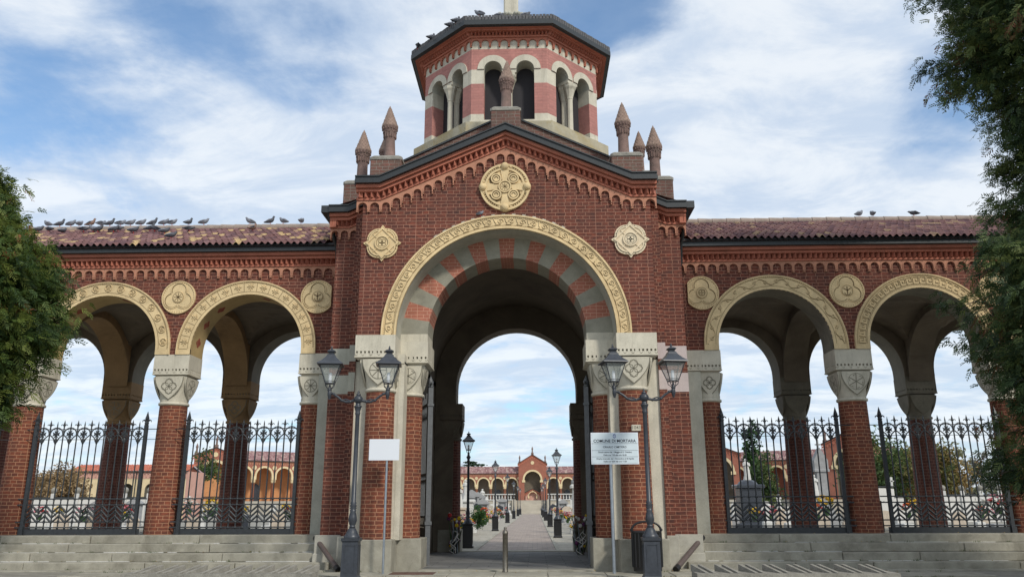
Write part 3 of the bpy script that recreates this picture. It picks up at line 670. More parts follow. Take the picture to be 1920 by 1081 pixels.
def f(mb): # drip ledge of pale mortar on top of the archivolt
    A = arcpts(0, ZC, RO, 40, PI * .30, PI * .66); A2 = arcpts(0, ZC, RO + .05, 40, PI * .30, PI * .66)
    for i in range(40):
        q = .02 * (i % 3); a, b, c_, d_ = A[i], A[i + 1], A2[i + 1], A2[i]; mb.face([(a[0], -.05, a[1]), (b[0], -.05, b[1]), (c_[0], -.01, c_[1] - q), (d_[0], -.01, d_[1] - q)])
one('cement', 'mortar_ledge', f, G)
# striped ring of the inner order
RR, RZ = 1.9, 5.3
NV = 19
def vous(mb, i, y0, y1, ri, ro, zs=5.05):
    a0, a1 = PI * i / NV, PI * (i + 1) / NV; n = 4
    I = arcpts(0, RZ, ri, n, a0, a1); O = arcpts(0, RZ - .0, ro, n, a0, a1)
    for k in range(n):
        mb.face([(I[k][0], y0, I[k][1]), (I[k + 1][0], y0, I[k + 1][1]), (O[k + 1][0], y0, O[k + 1][1]), (O[k][0], y0, O[k][1])])
        mb.face([(I[k][0], y0, I[k][1]), (I[k + 1][0], y0, I[k + 1][1]), (I[k + 1][0], y1, I[k + 1][1]), (I[k][0], y1, I[k][1])])
for i in range(NV): one('vous_cement' if i % 2 == 0 else 'brick_vous', 'voussoir', lambda mb: vous(mb, i, .63, 1.55, RR, 2.7), G)
# blocks, capitals, columns of both orders, both sides
for s in (-1, 1):
    a, b = sorted((s * 2.5, s * 3.41)); im = impost(G, a, b, -.36, .64)
    a, b = sorted((s * 1.86, s * 2.55)); im2 = impost(G, a, b, .42, 1.6, key='cream')
    def f(mb):
        a, b = sorted((s * 1.9, s * 2.6)); mb.box(a, b, .612, 1.55, 5.085, 5.305, 'b')
    one('cream', 'springer_block', f, G)
    cl = column(G, s * 2.86, .02, .64, 3.84, .345, .32); capital(cl, s * 2.86, .02, 3.84, 4.53, .32, .42, kind=0 if s < 0 else 1)
    cl = column(G, s * 2.32, .86, .64, 3.84, .32, .30); capital(cl, s * 2.32, .86, 3.84, 4.53, .30, .38, kind=2)
    def f(mb):
        a, b = sorted((s * 2.42, s * 3.45)); mb.cbox(a, b, -.42, .5, -.1, .645)
        a, b = sorted((s * 1.89, s * 2.6)); mb.cbox(a, b, .33, 1.3, -.1, .638)
    one('granite', 'plinth', f, G)
    def f(mb):
        a, b = sorted((s * 3.45, s * 3.78)); mb.cbox(a, b, .38, .9, -.1, .69)
        a, b = sorted((s * 3.72, s * 4.40)); mb.cbox(a, b, .82, 1.3, .30, .70); mb.cbox(a - .02, b + .02, .78, 1.3, -.1, .30)
    one('granite_pale', 'shoulder_plinth', f, G)
# passage inside
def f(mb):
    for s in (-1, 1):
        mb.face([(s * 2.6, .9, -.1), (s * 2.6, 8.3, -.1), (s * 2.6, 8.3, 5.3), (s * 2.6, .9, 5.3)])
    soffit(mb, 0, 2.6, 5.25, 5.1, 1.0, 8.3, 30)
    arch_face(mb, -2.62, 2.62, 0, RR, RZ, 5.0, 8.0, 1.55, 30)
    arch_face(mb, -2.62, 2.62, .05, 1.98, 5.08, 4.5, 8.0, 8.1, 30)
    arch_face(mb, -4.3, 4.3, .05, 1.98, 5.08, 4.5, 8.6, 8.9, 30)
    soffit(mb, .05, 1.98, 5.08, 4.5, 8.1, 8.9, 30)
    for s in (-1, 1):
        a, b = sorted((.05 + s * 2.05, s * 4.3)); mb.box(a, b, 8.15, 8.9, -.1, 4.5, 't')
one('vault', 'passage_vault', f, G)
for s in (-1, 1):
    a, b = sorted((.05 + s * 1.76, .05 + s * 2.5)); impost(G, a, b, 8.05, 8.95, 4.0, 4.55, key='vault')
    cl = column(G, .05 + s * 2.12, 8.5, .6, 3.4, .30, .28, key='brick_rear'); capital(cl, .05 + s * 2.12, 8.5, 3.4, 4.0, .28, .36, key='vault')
    a, b = sorted((.05 + s * 1.78, .05 + s * 2.5)); one('granite', 'plinth', lambda mb: mb.cbox(a, b, 8.1, 8.95, -.2, .6), G)
# cornices
cornice(G, FL, 0, .262, yb=.05)
SHO = 4.5
for s in (-1, 1):
    L = [(s * 4.46, 8.44), (s * 3.98, 8.44), (s * 3.30, 8.44 + .68 * SL)]
    cornice(G, L[::-1] if s > 0 else L, .9, .262, yb=.95)
    # returns of the gutters along the sides
    def f(mb):
        a, b = sorted((s * 3.47, s * 3.66)); mb.box(a, b, -.2, .9, 8.83, 8.98)
        a, b = sorted((s * 4.3, s * 4.66)); mb.box(a, b, .6, 8.2, 8.44, 8.62)
    one('gutter', 'side_gutter', f, G)
    def f(mb):
        a, b = sorted((s * 3.47, s * 3.56)); mb.box(a, b, -.1, .9, 8.54, 8.75)
        a, b = sorted((s * 4.3, s * 4.46)); mb.box(a, b, .75, 8.2, 8.1, 8.36)
    one('terra', 'cornice_return', f, G)
    # downpipe from the shoulder gutter
    def f(mb):
        mb.tube([(s * 4.50, .72, 8.5), (s * 4.46, .95, 8.2), (s * 4.44, 1.15, 7.95), (s * 4.42, 1.45, 7.75), (s * 4.42, 1.55, 7.3), (s * 4.34, 1.7, 7.05)], .05, 8)
    one('gutter', 'downpipe', f, G)
# roundels
def bossring(mb, x, z, r_, y, n, w=.02):
    for i in range(n):
        a = 2 * PI * i / n; mb.box(x + r_ * math.cos(a) - w / 2, x + r_ * math.cos(a) + w / 2, y - .012, y, z + r_ * math.sin(a) - w / 2, z + r_ * math.sin(a) + w / 2, 'b')
def f(mb):
    x, z, y = -.02, 8.78, -.05
    mb.use('ochre')
    out = [(x + (.60 + .035 * max(0, math.cos(4 * a)) ** 6) * math.cos(a), z + (.60 + .035 * max(0, math.cos(4 * a)) ** 6) * math.sin(a)) for a in [2 * PI * i / 64 for i in range(64)]]
    mb.prism(out, y, 0)
    ribbon(mb, circ(x, z, .575, 48), .05, y - .03, .03, True); ribbon(mb, circ(x, z, .47, 48), .05, y - .035, .035, True)
    mb.use('groove'); ribbon(mb, circ(x, z, .52, 48), .035, y - .004, closed=True)
    for q in range(4):
        a = q * PI / 2 + PI / 4; ribbon(mb, circ(x + .33 * math.cos(a + .28), z + .33 * math.sin(a + .28), .06, 6, a - .6, a + 2.2, False), .05, y - .003); ribbon(mb, circ(x, z, .425, 8, a - .33, a + .33, False), .045, y - .003)
    mb.use('ochre'); bossring(mb, x, z, .523, y, 56, .022)
    for q in range(4):
        a = q * PI / 2; ca, sa = math.cos(a), math.sin(a)
        P = [(x + ca * .16 - sa * .06, z + sa * .16 + ca * .06), (x + ca * .50 - sa * .11, z + sa * .50 + ca * .11), (x + ca * .50 + sa * .11, z + sa * .50 - ca * .11), (x + ca * .16 + sa * .06, z + sa * .16 - ca * .06)]
        mb.prism(P, y - .03, y)
        mb.ball((x + ca * .535, y - .02, z + sa * .535), .10, 12, 8)
        for t in (-.26, .26): mb.ball((x + math.cos(a + t) * .535, y - .01, z + math.sin(a + t) * .535), .035, 8, 5)
        a += PI / 4; cx, cz = x + .295 * math.cos(a), z + .295 * math.sin(a)
        mb.prism(circ(cx, cz, .13, 20), y - .03, y); ribbon(mb, circ(cx, cz, .115, 20), .03, y - .06, .03, True); ribbon(mb, circ(cx, cz, .065, 16), .025, y - .05, .03, True)
        mb.use('groove'); ribbon(mb, circ(cx, cz, .09, 16), .02, y - .034, closed=True); ribbon(mb, circ(cx, cz + .01, .045, 8, 0, PI, False), .03, y - .036); mb.use('ochre')
    mb.prism(circ(x, z, .15, 24), y - .045, y); ribbon(mb, circ(x, z, .145, 24), .028, y - .065, .02, True)
    mb.use('groove'); ribbon(mb, circ(x, z, .115, 20), .012, y - .049, closed=True)
    for q in range(4):
        a = q * PI / 4; ribbon(mb, [(x - .09 * math.cos(a), z - .09 * math.sin(a)), (x + .09 * math.cos(a), z + .09 * math.sin(a))], .014, y - .05)
one('ochre', 'medallion', f, G)
def spiky(parent, x, z, key):
    def f(mb):
        y = -.05; n = 96; out = []
        for i in range(n):
            a = 2 * PI * i / n; lob = abs(math.cos(2 * a + PI / 2)) ; sp = max(0, math.cos(4 * a)) ** 14
            out.append((x + (.355 + .05 * lob + .10 * sp) * math.cos(a), z + (.355 + .05 * lob + .10 * sp) * math.sin(a)))
        mb.prism(out, y, 0)
        mb.use('groove' if key == 'ochre' else 'cgroove'); inn = [(x + (p[0] - x) * .9, z + (p[1] - z) * .9) for p in out]; ribbon(mb, inn, .010, y - .003, closed=True)
        mb.use(key); ribbon(mb, [(x + (p[0] - x) * .84, z + (p[1] - z) * .84) for p in out], .03, y - .02, .02, True)
        ribbon(mb, [(x - .36, z), (x, z + .36), (x + .36, z), (x, z - .36)], .035, y - .025, .025, True)
        for sx in (-1, 1): ribbon(mb, [(x - .22 * sx, z - .22), (x + .22 * sx, z + .22)], .02, y - .018, .018)
        mb.prism(circ(x, z, .17, 20), y - .022, y); ribbon(mb, circ(x, z, .165, 20), .025, y - .04, .02, True)
        mb.use('groove' if key == 'ochre' else 'cgroove'); ribbon(mb, circ(x, z, .135, 18), .010, y - .026, closed=True)
        for q in range(4): a = q * PI / 2 + .78; ribbon(mb, circ(x + .06 * math.cos(a), z + .06 * math.sin(a), .045, 8), .014, y - .026, closed=True)
        ribbon(mb, circ(x, z, .03, 6), .02, y - .026, closed=True); bossring(mb, x, z, .36, y, 30, .018)
    return one(key, 'medallion', f, parent)
spiky(G, -2.955, 7.39, 'ochre'); spiky(G, 2.955, 7.41, 'ochre_pale')
# pinnacles on brick pedestals
def pinnacle(x, y, z, h, ped, lean=0):
    px0, px1, py0, py1, pz0 = ped
    def f(mb): mb.cbox(px0, px1, py0, py1, pz0, z - .10, .02)
    p = one('brick_dark', 'pedestal', f, G)
    one('concrete', 'pedestal_cap', lambda mb: mb.cbox(px0 - .02, px1 + .02, py0 - .02, py1 + .02, z - .12, z, .05), p)
    k = h / 1.5
    def f(mb):
        mb.X = Matrix.Translation((x, y, z)) @ Matrix.Rotation(lean, 4, 'Y') @ Matrix.Diagonal((k * .82, k * .82, k, 1))
        mb.lathe([(.22, 0), (.22, .03), (.18, .07), (.168, .09), (.155, .52), (.16, .60), (.185, .72)], 16)
        mb.lathe([(.185, .72), (.20, .80), (.235, .86), (.245, .885), (.225, .90)], 16)
        for i in range(8): # little arches of the corbel head
            a = 2 * PI * (i + .5) / 8; ca, sa = math.cos(a), math.sin(a)
            for t, z0, z1 in ((-.16, .60, .74), (.16, .60, .74)):
                b = a + t + (.0); mb.box(math.cos(b) * .185 - .014, math.cos(b) * .185 + .014, math.sin(b) * .185 - .014, math.sin(b) * .185 + .014, z0, z1)
            X0 = mb.X; mb.X = X0 @ Matrix.Rotation(a + PI / 2, 4, 'Z'); A = arcpts(0, .73, .055, 6); ribbon(mb, A, .022, -.205, .02)
            mb.X = X0
        for i in range(16):
            a = 2 * PI * i / 16; mb.box(math.cos(a) * .225 - .016, math.cos(a) * .225 + .016, math.sin(a) * .225 - .016, math.sin(a) * .225 + .016, .815, .86)
        mb.use('pinn2'); mb.lathe([(.25, .885), (.255, .91), (.20, 1.03), (.15, 1.15), (.10, 1.28), (.045, 1.42), (.004, 1.5)], 14, sm=False)
        for j in range(9): # scale like shingles
            zz_ = .93 + j * .058; rr = .245 * (1.5 - zz_) / .60
            for i in range(12):
                a = 2 * PI * (i + .5 * (j % 2)) / 12; mb.box(math.cos(a) * rr - .016, math.cos(a) * rr + .016, math.sin(a) * rr - .016, math.sin(a) * rr + .016, zz_ - .02, zz_ + .012)
        mb.X = None
    return one('pinn', 'pinnacle', f, G)
M['pinn2'] = stone('weathered_spire', (.27, .185, .145), .35, 9, stain=(.13, .12, .10), stain_amt=.6, fine=30, bmp=.6)
pinnacle(-.01, .45, 11.03, 1.50, (-.38, .36, .10, .82, 10.2), .02)
for s in (-1, 1):
    pinnacle(s * 2.95, .45, 9.73, 1.54, (s * 2.98 - .385, s * 2.98 + .385, .08, .85, 8.85), -.03 if s < 0 else 0)
    pinnacle(s * 3.9, 1.6, 9.56, 1.62, (s * 3.90 - .38, s * 3.90 + .38, 1.2, 1.95, 8.45))
    pinnacle(s * 4.05, 5.3, 11.35, 1.5, (s * 4.05 - .35, s * 4.05 + .35, 4.95, 5.65, 8.6))
# crossing roof
def f(mb):
    for s in (-1, 1):
        mb.face([(s * 3.55, -.05, 8.95), (s * 3.55, 3, 8.95), (0, 3, 10.52), (0, -.05, 10.45)])
        mb.face([(s * 4.5, .7, 8.6), (s * 4.5, 8.4, 8.6), (s * 2.0, 6.5, 10.2), (s * 2.0, 2.4, 10.2)])
    mb.face([(-4.5, 8.6, 8.6), (4.5, 8.6, 8.6), (2, 6.5, 10.2), (-2, 6.5, 10.2)])
one('tile_r', 'roof', f, G)

# ---------------- octagonal lantern tower
OC = (0.03, 4.4); AP = 2.55
def octring(mb, a0, z0, a1, z1, key=None):
    if key: mb.use(key)
    for k in range(8):
        p = [PI / 8 + k * PI / 4, PI / 8 + (k + 1) * PI / 4]; c8 = math.cos(PI / 8)
        mb.face([(OC[0] + a / c8 * math.cos(t), OC[1] + a / c8 * math.sin(t), z) for a, z, t in ((a0, z0, p[0]), (a0, z0, p[1]), (a1, z1, p[1]), (a1, z1, p[0]))])
LT = one('lichen', 'lantern_tower', lambda mb: (octring(mb, 2.83, 9.6, 2.83, 11.36), octring(mb, 2.83, 11.36, 2.60, 11.45)), G)
def frame(k): return Matrix.Translation((OC[0], OC[1], 0)) @ Matrix.Rotation(k * PI / 4, 4, 'Z') @ Matrix.Translation((0, -AP, 0))
HS = AP * math.tan(PI / 8)
WIN = .45; WR = .25; WZ = 13.1
def wface(mb, x0, x1, z0, z1): mb.face([(x0, 0, z0), (x1, 0, z0), (x1, 0, z1), (x0, 0, z1)])
for k in (-2, -1, 0, 1, 2):
    def f(mb):
        mb.X = frame(k)
        for key, za, zb in (('cream', 11.5, 11.73), ('brick_pink', 11.73, 12.66), ('cream', 12.66, WZ)):
            mb.use(key); wface(mb, -HS, -WIN - WR, za, zb); wface(mb, WIN + WR, HS, za, zb)
        mb.use('brick_pink')
        for c_ in (-WIN, WIN):
            mb.use('brick_pink'); arch_face(mb, min(c_, 0) if c_ > 0 else -HS, HS if c_ > 0 else 0, c_, WR, WZ, WZ, 13.74, 0, 14)
        for c_ in (-WIN, WIN):
            mb.use('cream'); ring(mb, c_, WZ, WR, WR + .185, WZ, -.03, .0, 20)
            for key, za, zb in (('cream', 11.5, 11.73), ('brick_pink', 11.73, 12.66), ('cream', 12.66, WZ)):
                mb.use(key)
                for e in (-1, 1):
                    if e * c_ > 0: x = c_ + e * WR; mb.face([(x, 0, za), (x, .45, za), (x, .45, zb), (x, 0, zb)])
            mb.use('cement'); soffit(mb, c_, WR, WZ, WZ, -.03, .45, 14)
        mb.use('cream'); mb.box(-.20, .20, 0, .45, 13.0, WZ)
        mb.use('cream'); wface(mb, -HS, HS, 13.74, 14.1)
        mb.X = None
    fc = one('cream', 'lantern_face', f, LT)
    def f(mb):
        mb.X = frame(k); mb.box(-WIN - WR, WIN + WR, .42, .44, 11.4, 13.5); mb.X = None
    one('net', 'window_netting', f, fc)
    def f(mb):
        mb.X = frame(k)
        for yy in (.12, .36):
            mb.lathe([(.12, 11.5), (.12, 11.56), (.095, 11.6), (.085, 11.62), (.08, 12.55), (.095, 12.58), (.09, 12.62), (.15, 12.85), (.19, 12.92), (.20, 13.0)], 10, (0, yy, 0), False)
        mb.X = None
    one('cream', 'colonnette', f, fc)
for k in (-4, -3, 3): # rear faces, plain
    def f(mb):
        mb.X = frame(k); mb.use('brick_pink'); wface(mb, -HS, HS, 11.5, 13.74); mb.use('cream'); wface(mb, -HS, HS, 13.74, 14.1); mb.X = None
    one('cream', 'lantern_face', f, LT)
def f(mb):
    octring(mb, AP + .06, 11.44, AP + .06, 11.52, 'cream'); octring(mb, AP + .10, 11.40, AP + .06, 11.46); octring(mb, AP + .06, 11.52, AP - .3, 11.53)
one('cream', 'window_sill', f, LT)
for k in range(-3, 5):
    t8 = math.tan(PI / 8)
    def f(mb):
        mb.X = frame(k)
        for z0, z1, o in ((14.235, 14.31, .32), (14.205, 14.235, .22), (14.06, 14.115, .09)):
            h_ = (AP + o) * t8; mb.face([(-h_, -o, z0), (h_, -o, z0), (h_, -o, z1), (-h_, -o, z1)]); mb.face([(-HS, .02, z0), (HS, .02, z0), (h_, -o, z0), (-h_, -o, z0)]); mb.face([(-HS, .02, z1), (HS, .02, z1), (h_, -o, z1), (-h_, -o, z1)])
        h_ = HS + .04; mb.use('terra'); dogtooth(mb, [(-h_, 0), (h_, 0)], 14.115, 14.205, -.19, -.04, .10)
        mb.use('terra'); arcading(mb, [(-HS - .015, 0), (HS + .015, 0)], 14.06, .27, -.045, 0, .262, .2)
        mb.X = None
    one('terra', 'tower_cornice', f, LT)
def f(mb):
    octring(mb, AP + .34, 14.24, AP + .44, 14.27, 'gutter'); octring(mb, AP + .44, 14.25, AP + .44, 14.40); octring(mb, AP, 14.23, AP + .36, 14.24)
gt = one('gutter', 'tower_gutter', f, LT)
def f(mb):
    mb.use('slate'); octring(mb, AP + .42, 14.50, .3, 15.98)
    for k in range(-2, 3):
        mb.X = frame(k); h_ = (AP + .42) * math.tan(PI / 8); n = 26
        for i in range(n):
            x = -h_ + 2 * h_ * (i + .5) / n; mb.box(x - h_ / n * .85, x + h_ / n * .85, -.43, -.2, 14.40, 14.54 + .006 * (i % 3))
        mb.X = None
M['slate'] = stone('slate_tiles', (.10, .10, .105), .4, 14, stain=(.25, .24, .22), stain_amt=.3)
one('slate', 'tower_roof', f, LT)
def f(mb):
    mb.box(-.30, .34, 4.05, 4.7, 15.8, 16.35); mb.cbox(-.21, .25, 4.18, 4.60, 16.3, 19.8, .04)
one('cream', 'cross_pedestal', f, LT)
# mortar lumps round the pedestal foot
one('cement', 'pedestal_flashing', lambda mb: [mb.ball((-.33 + .1 * i, 4.05 + .05 * math.sin(i * 2.), 16.36 + .03 * math.sin(i * 3.1)), .07, 6, 4) for i in range(8)], LT)

# ============================================================ ARCADE WINGS
WY, WYB, RYF, RYB = 1.88, 2.63, 6.45, 7.2
PITCH = 3.77; CX0 = 8.62; WZC = 5.23; WRI, WRO = 1.43, 1.80
KIND = {-1: ['star', 'lace', 'wave'], 1: ['wave', 'key', 'star']}
def roundel(parent, x, z, y, k, cut=0):
    def f(mb):
        y0 = y - .04; R_ = .445
        pts = circ(x, z, R_, 48)
        if cut: pts = [(max(a, x - .36) if cut > 0 else min(a, x + .36), b) for a, b in pts]
        mb.prism(pts, y0, y)
        ribbon(mb, [(x + (a - x) * .96, z + (b - z) * .96) for a, b in pts], .025, y0 - .015, .015, True)
        cl = (lambda P: [(max(a, x - .34) if cut > 0 else min(a, x + .34), b) for a, b in P]) if cut else (lambda P: P)
        mb.use('groove')
        for i in range(40):
            a = 2 * PI * i / 40; px, pz = x + .40 * math.cos(a), z + .40 * math.sin(a)
            if cut and abs(px - x) > .33 and (px - x) * cut < 0: continue
            mb.box(px - .008, px + .008, y0 - .003, y0, pz - .008, pz + .008, 'b')
        for a in (PI / 2, PI / 2 + 2 * PI / 3, PI / 2 - 2 * PI / 3):
            ribbon(mb, cl(circ(x + .18 * math.cos(a), z + .18 * math.sin(a), .185, 16, a - 1.9, a + 1.9, False)), .018, y0 - .003)
        mb.use('ochre')
        for a in (PI / 2, PI / 2 + 2 * PI / 3, PI / 2 - 2 * PI / 3):
            ribbon(mb, cl(circ(x + .18 * math.cos(a), z + .18 * math.sin(a), .205, 16, a - 1.8, a + 1.8, False)), .02, y0 - .018, .018)
        mb.prism(circ(x, z, .15, 20), y0 - .02, y0)
        mb.use('groove'); yy = y0 - .024; ribbon(mb, circ(x, z, .135, 20), .012, yy, closed=True)
        if k % 3 == 0:
            for q in range(4): a = q * PI / 4; ribbon(mb, [(x - .11 * math.cos(a), z - .11 * math.sin(a)), (x + .11 * math.cos(a), z + .11 * math.sin(a))], .018, yy)
        elif k % 3 == 1:
            for q in range(4): a = q * PI / 2 + .78; ribbon(mb, circ(x + .055 * math.cos(a), z + .055 * math.sin(a), .04, 8), .013, yy, closed=True)
            ribbon(mb, circ(x, z, .10, 4), .012, yy, closed=True)
        else:
            ribbon(mb, [(x - .09, z + .06), (x, z), (x + .09, z + .06)], .03, yy); ribbon(mb, [(x, z + .10), (x, z - .10)], .03, yy); ribbon(mb, circ(x, z - .05, .07, 8, PI, 2 * PI, False), .02, yy)
    return one('ochre', 'medallion', f, parent)
def wing(s):
    W = thing('arcade_wing', ('left brick arcade with a purple and yellow tiled roof full of pigeons' if s < 0 else 'right brick arcade with a dark purple tiled roof and a meander arch'), 'arcade', (s * 10.5, 4.5, .68), 0, 'arcade wings flanking the gatehouse')
    NB = 3; xe = CX0 + PITCH * (NB - 1) + .6
    bays = [(CX0 + PITCH * (i - 1), CX0 + PITCH * i) for i in range(NB)]
    bays[0] = (4.3, CX0)
    def C(i): return 6.735 + PITCH * i
    def f(mb):
        mb.use('brick')
        for i, (a, b) in enumerate(bays):
            a_, b_ = sorted((s * a, s * b)); arch_face(mb, a_, b_, s * C(i), WRI + .02, WZC, 5.09, 7.8, WY, 28)
        a_, b_ = sorted((s * bays[-1][1], s * xe)); mb.face([(a_, WY, 5.09), (b_, WY, 5.09), (b_, WY, 7.8), (a_, WY, 7.8)])
    one('brick', 'brick_wall', f, W)
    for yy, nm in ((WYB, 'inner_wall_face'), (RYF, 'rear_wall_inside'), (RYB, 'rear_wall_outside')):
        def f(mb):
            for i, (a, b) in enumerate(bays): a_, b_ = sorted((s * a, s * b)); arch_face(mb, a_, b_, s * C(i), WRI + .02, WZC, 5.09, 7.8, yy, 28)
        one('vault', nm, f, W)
    for i in range(NB):
        def f(mb):
            ring(mb, s * C(i), WZC, WRI, WRO, 5.09, WY - .05, WY, 40); ring(mb, s * C(i), WZC, WRO - .03, WRO, 5.09, WY - .07, WY - .05, 40)
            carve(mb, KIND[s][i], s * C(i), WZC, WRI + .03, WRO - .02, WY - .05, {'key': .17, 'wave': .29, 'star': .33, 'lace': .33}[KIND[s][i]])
        one('ochre', 'archivolt', f, W)
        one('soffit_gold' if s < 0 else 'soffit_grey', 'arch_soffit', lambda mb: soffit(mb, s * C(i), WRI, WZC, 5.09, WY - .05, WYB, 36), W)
        if s < 0:
            for a in (.16, .52, .9, 1.35, PI - .9, PI - .52, PI - .16):
                x, z = s * C(i) + (WRI - .006) * math.cos(a), WZC + (WRI - .006) * math.sin(a); k_ = .12; mb = MB().use('redpaint') # faded red emblem
                mb.X = Matrix.Translation((x, WY + .36, z)) @ Matrix.Rotation(-a, 4, 'Y')
                mb.face([(0, k_ * math.cos(t) * (1 + .2 * math.cos(4 * t)), k_ * math.sin(t) * (1 + .2 * math.cos(4 * t))) for t in [2 * PI * q / 16 for q in range(16)]]); mb.X = None
                build(mb, 'painted_emblem', W)
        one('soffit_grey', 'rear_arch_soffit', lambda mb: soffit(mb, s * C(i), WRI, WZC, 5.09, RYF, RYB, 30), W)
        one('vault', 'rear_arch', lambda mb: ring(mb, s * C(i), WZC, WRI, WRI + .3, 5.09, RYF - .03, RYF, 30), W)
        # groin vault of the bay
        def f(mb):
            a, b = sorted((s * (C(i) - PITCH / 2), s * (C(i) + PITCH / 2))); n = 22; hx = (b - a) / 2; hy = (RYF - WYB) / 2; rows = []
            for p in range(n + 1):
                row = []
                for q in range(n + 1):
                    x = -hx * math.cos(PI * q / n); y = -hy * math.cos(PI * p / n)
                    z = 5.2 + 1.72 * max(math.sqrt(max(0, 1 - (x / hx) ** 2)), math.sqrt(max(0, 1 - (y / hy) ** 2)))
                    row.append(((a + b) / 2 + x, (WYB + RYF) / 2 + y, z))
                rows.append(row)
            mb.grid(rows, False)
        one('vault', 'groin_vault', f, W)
    # columns, front and rear
    xs = [4.95] + [CX0 + PITCH * i for i in range(NB)]
    for i, x in enumerate(xs):
        half = i == 0
        a, b = ((4.36, 5.33) if half else (x - .455, x + .455)); a_, b_ = sorted((s * a, s * b))
        xc = s * (5.02 if half else x - (.0))
        for front in (1, 0):
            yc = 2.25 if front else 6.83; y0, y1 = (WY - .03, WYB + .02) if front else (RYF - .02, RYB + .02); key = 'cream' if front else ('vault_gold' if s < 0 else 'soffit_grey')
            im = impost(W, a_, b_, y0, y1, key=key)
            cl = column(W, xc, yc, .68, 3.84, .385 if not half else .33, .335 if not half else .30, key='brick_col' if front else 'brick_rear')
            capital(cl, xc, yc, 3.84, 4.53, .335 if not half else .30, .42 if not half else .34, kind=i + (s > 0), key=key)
        if half:
            def f(mb):
                a2, b2 = sorted((s * 4.36, s * 4.80)); mb.box(a2, b2, WY - .02, 2.6, .68, 4.55)
            one('cement', 'pilaster_strip', f, W)
        else:
            def f(mb): # transverse arch
                x_ = s * x; hy = (RYF - WYB) / 2; yc = (RYF + WYB) / 2; n = 20; w_ = .36
                for xx in (x_ - w_, x_ + w_):
                    for q in range(n):
                        a0, a1 = PI * q / n, PI * (q + 1) / n; P = lambda t, k: (xx, yc - (hy - k) * math.cos(t), 4.95 + (1.86 - k) * math.sin(t))
                        z_top = 7.2; p0, p1 = P(a0, .12), P(a1, .12); mb.face([p0, p1, (p1[0], p1[1], z_top), (p0[0], p0[1], z_top)])
                mb.grid([[(xx, yc - (hy - .12) * math.cos(PI * q / n), 4.95 + 1.74 * math.sin(PI * q / n)) for q in range(n + 1)] for xx in (x_ - w_, x_ + w_)], True)
            one('vault_gold' if s < 0 else 'vault', 'transverse_arch', f, W)
    # medallions
    for i in range(NB):
        roundel(W, s * (CX0 + PITCH * i) + (.0 if s < 0 else .03), 6.60, WY, i + (s > 0) * 2)
    roundel(W, s * 4.96, 6.58, WY, 2 if s < 0 else 1, cut=s * 1 if s > 0 else -1)
    L = sorted([(s * 4.3, 7.75), (s * xe, 7.75)])
    cornice(W, L, WY, .277, yb=WY + .02)
    def f(mb):
        a_, b_ = sorted((s * 4.62, s * xe)); random.seed(5)
        tile_roof(mb, a_, b_, WY - .42, 7.93, 4.5, 9.42, 'tile_l' if s < 0 else 'tile_r', cellofs=s)
    rf = one('tile_l', 'tiled_roof', f, W)
    def f(mb):
        a_, b_ = sorted((s * 4.4, s * xe)); mb.face([(a_, 4.5, 9.42), (b_, 4.5, 9.42), (b_, 7.6, 7.95), (a_, 7.6, 7.95)])
        mb.face([(a_, WY - .4, 7.86), (b_, WY - .4, 7.86), (b_, 4.5, 9.32), (a_, 4.5, 9.32)])
    one('tile_r', 'rear_slope', f, W)
    def f(mb):
        a_, b_ = sorted((s * 4.3, s * xe)); x = a_; random.seed(9)
        while x < b_:
            mb.lathe([(.11, 0), (.12, .02), (.10, .52)], 10, (0, 0, 0)) if False else None
            mb.tube([(x, 4.5, 9.43 + random.uniform(0, .012)), (x + .46, 4.5, 9.44)], [.125, .105], 10); x += .42
    one('ridge', 'ridge_tiles', f, rf)
    return W
M['ridge'] = stone('ridge_tile', (.30, .24, .20), .3, 4, stain=(.14, .11, .10), stain_amt=.5)
M['redpaint'] = stone('faded_red_paint', (.30, .07, .04), .3, 12, stain=(.4, .25, .12), stain_amt=.8)
WL, WR_ = wing(-1), wing(1)

# floor slab of each loggia, and the front steps
def steps(s):
    T = thing('stone_steps', 'long flight of worn granite steps before the %s arcade wing' % ('left' if s < 0 else 'right'), 'steps', (s * 10, .9, 0), 0, 'granite steps in front of the arcades')
    random.seed(20 + s)
    for k, (y0, z1) in enumerate(((1.5, .68), (1.2, .495), (.9, .31), (.6, .125), (.3, -.02))):
        def f(mb):
            x = 4.38 if k == 0 else (4.36 if k < 3 else 3.9); 
            if k >= 3: x = 4.0 - (k - 3) * .25
            z0 = z1 - .178; rb = 1.95 if k == 0 else y0 + .55
            while x < 17.3:
                w = random.uniform(1.6, 3.6); a_, b_ = sorted((s * x, s * (x + w - .014))); dz = random.uniform(-.007, .004)
                mb.cbox(a_, b_, y0 + random.uniform(-.012, .012), rb, z0, z1 + dz, .014); x += w
            a_, b_ = sorted((s * 4.3, s * 17.3)); mb.box(a_, b_, y0 + .05, rb + .1, z0 - .02, z0 + .03)
        st = one('granite', 'step', f, T)
        if k < 4:
            def f(mb):
                x = 4.5
                while x < 15:
                    w = random.uniform(.2, 1.5)
                    if random.random() < .62: a_, b_ = sorted((s * x, s * (x + w))); mb.box(a_, b_, y0 - .012, y0 + .02, z1 - .19, z1 - .178 + random.uniform(.0, .008))
                    x += w * random.uniform(1.0, 1.5)
            one('marble', 'mortar_line', f, st)
    return T
steps(-1); steps(1)
def f(mb):
    for s in (-1, 1): a_, b_ = sorted((s * 4.3, s * 17.3)); mb.box(a_, b_, 1.9, 7.4, -.1, .66)
one('granite', 'loggia_floor', f)['kind'] = 'structure'

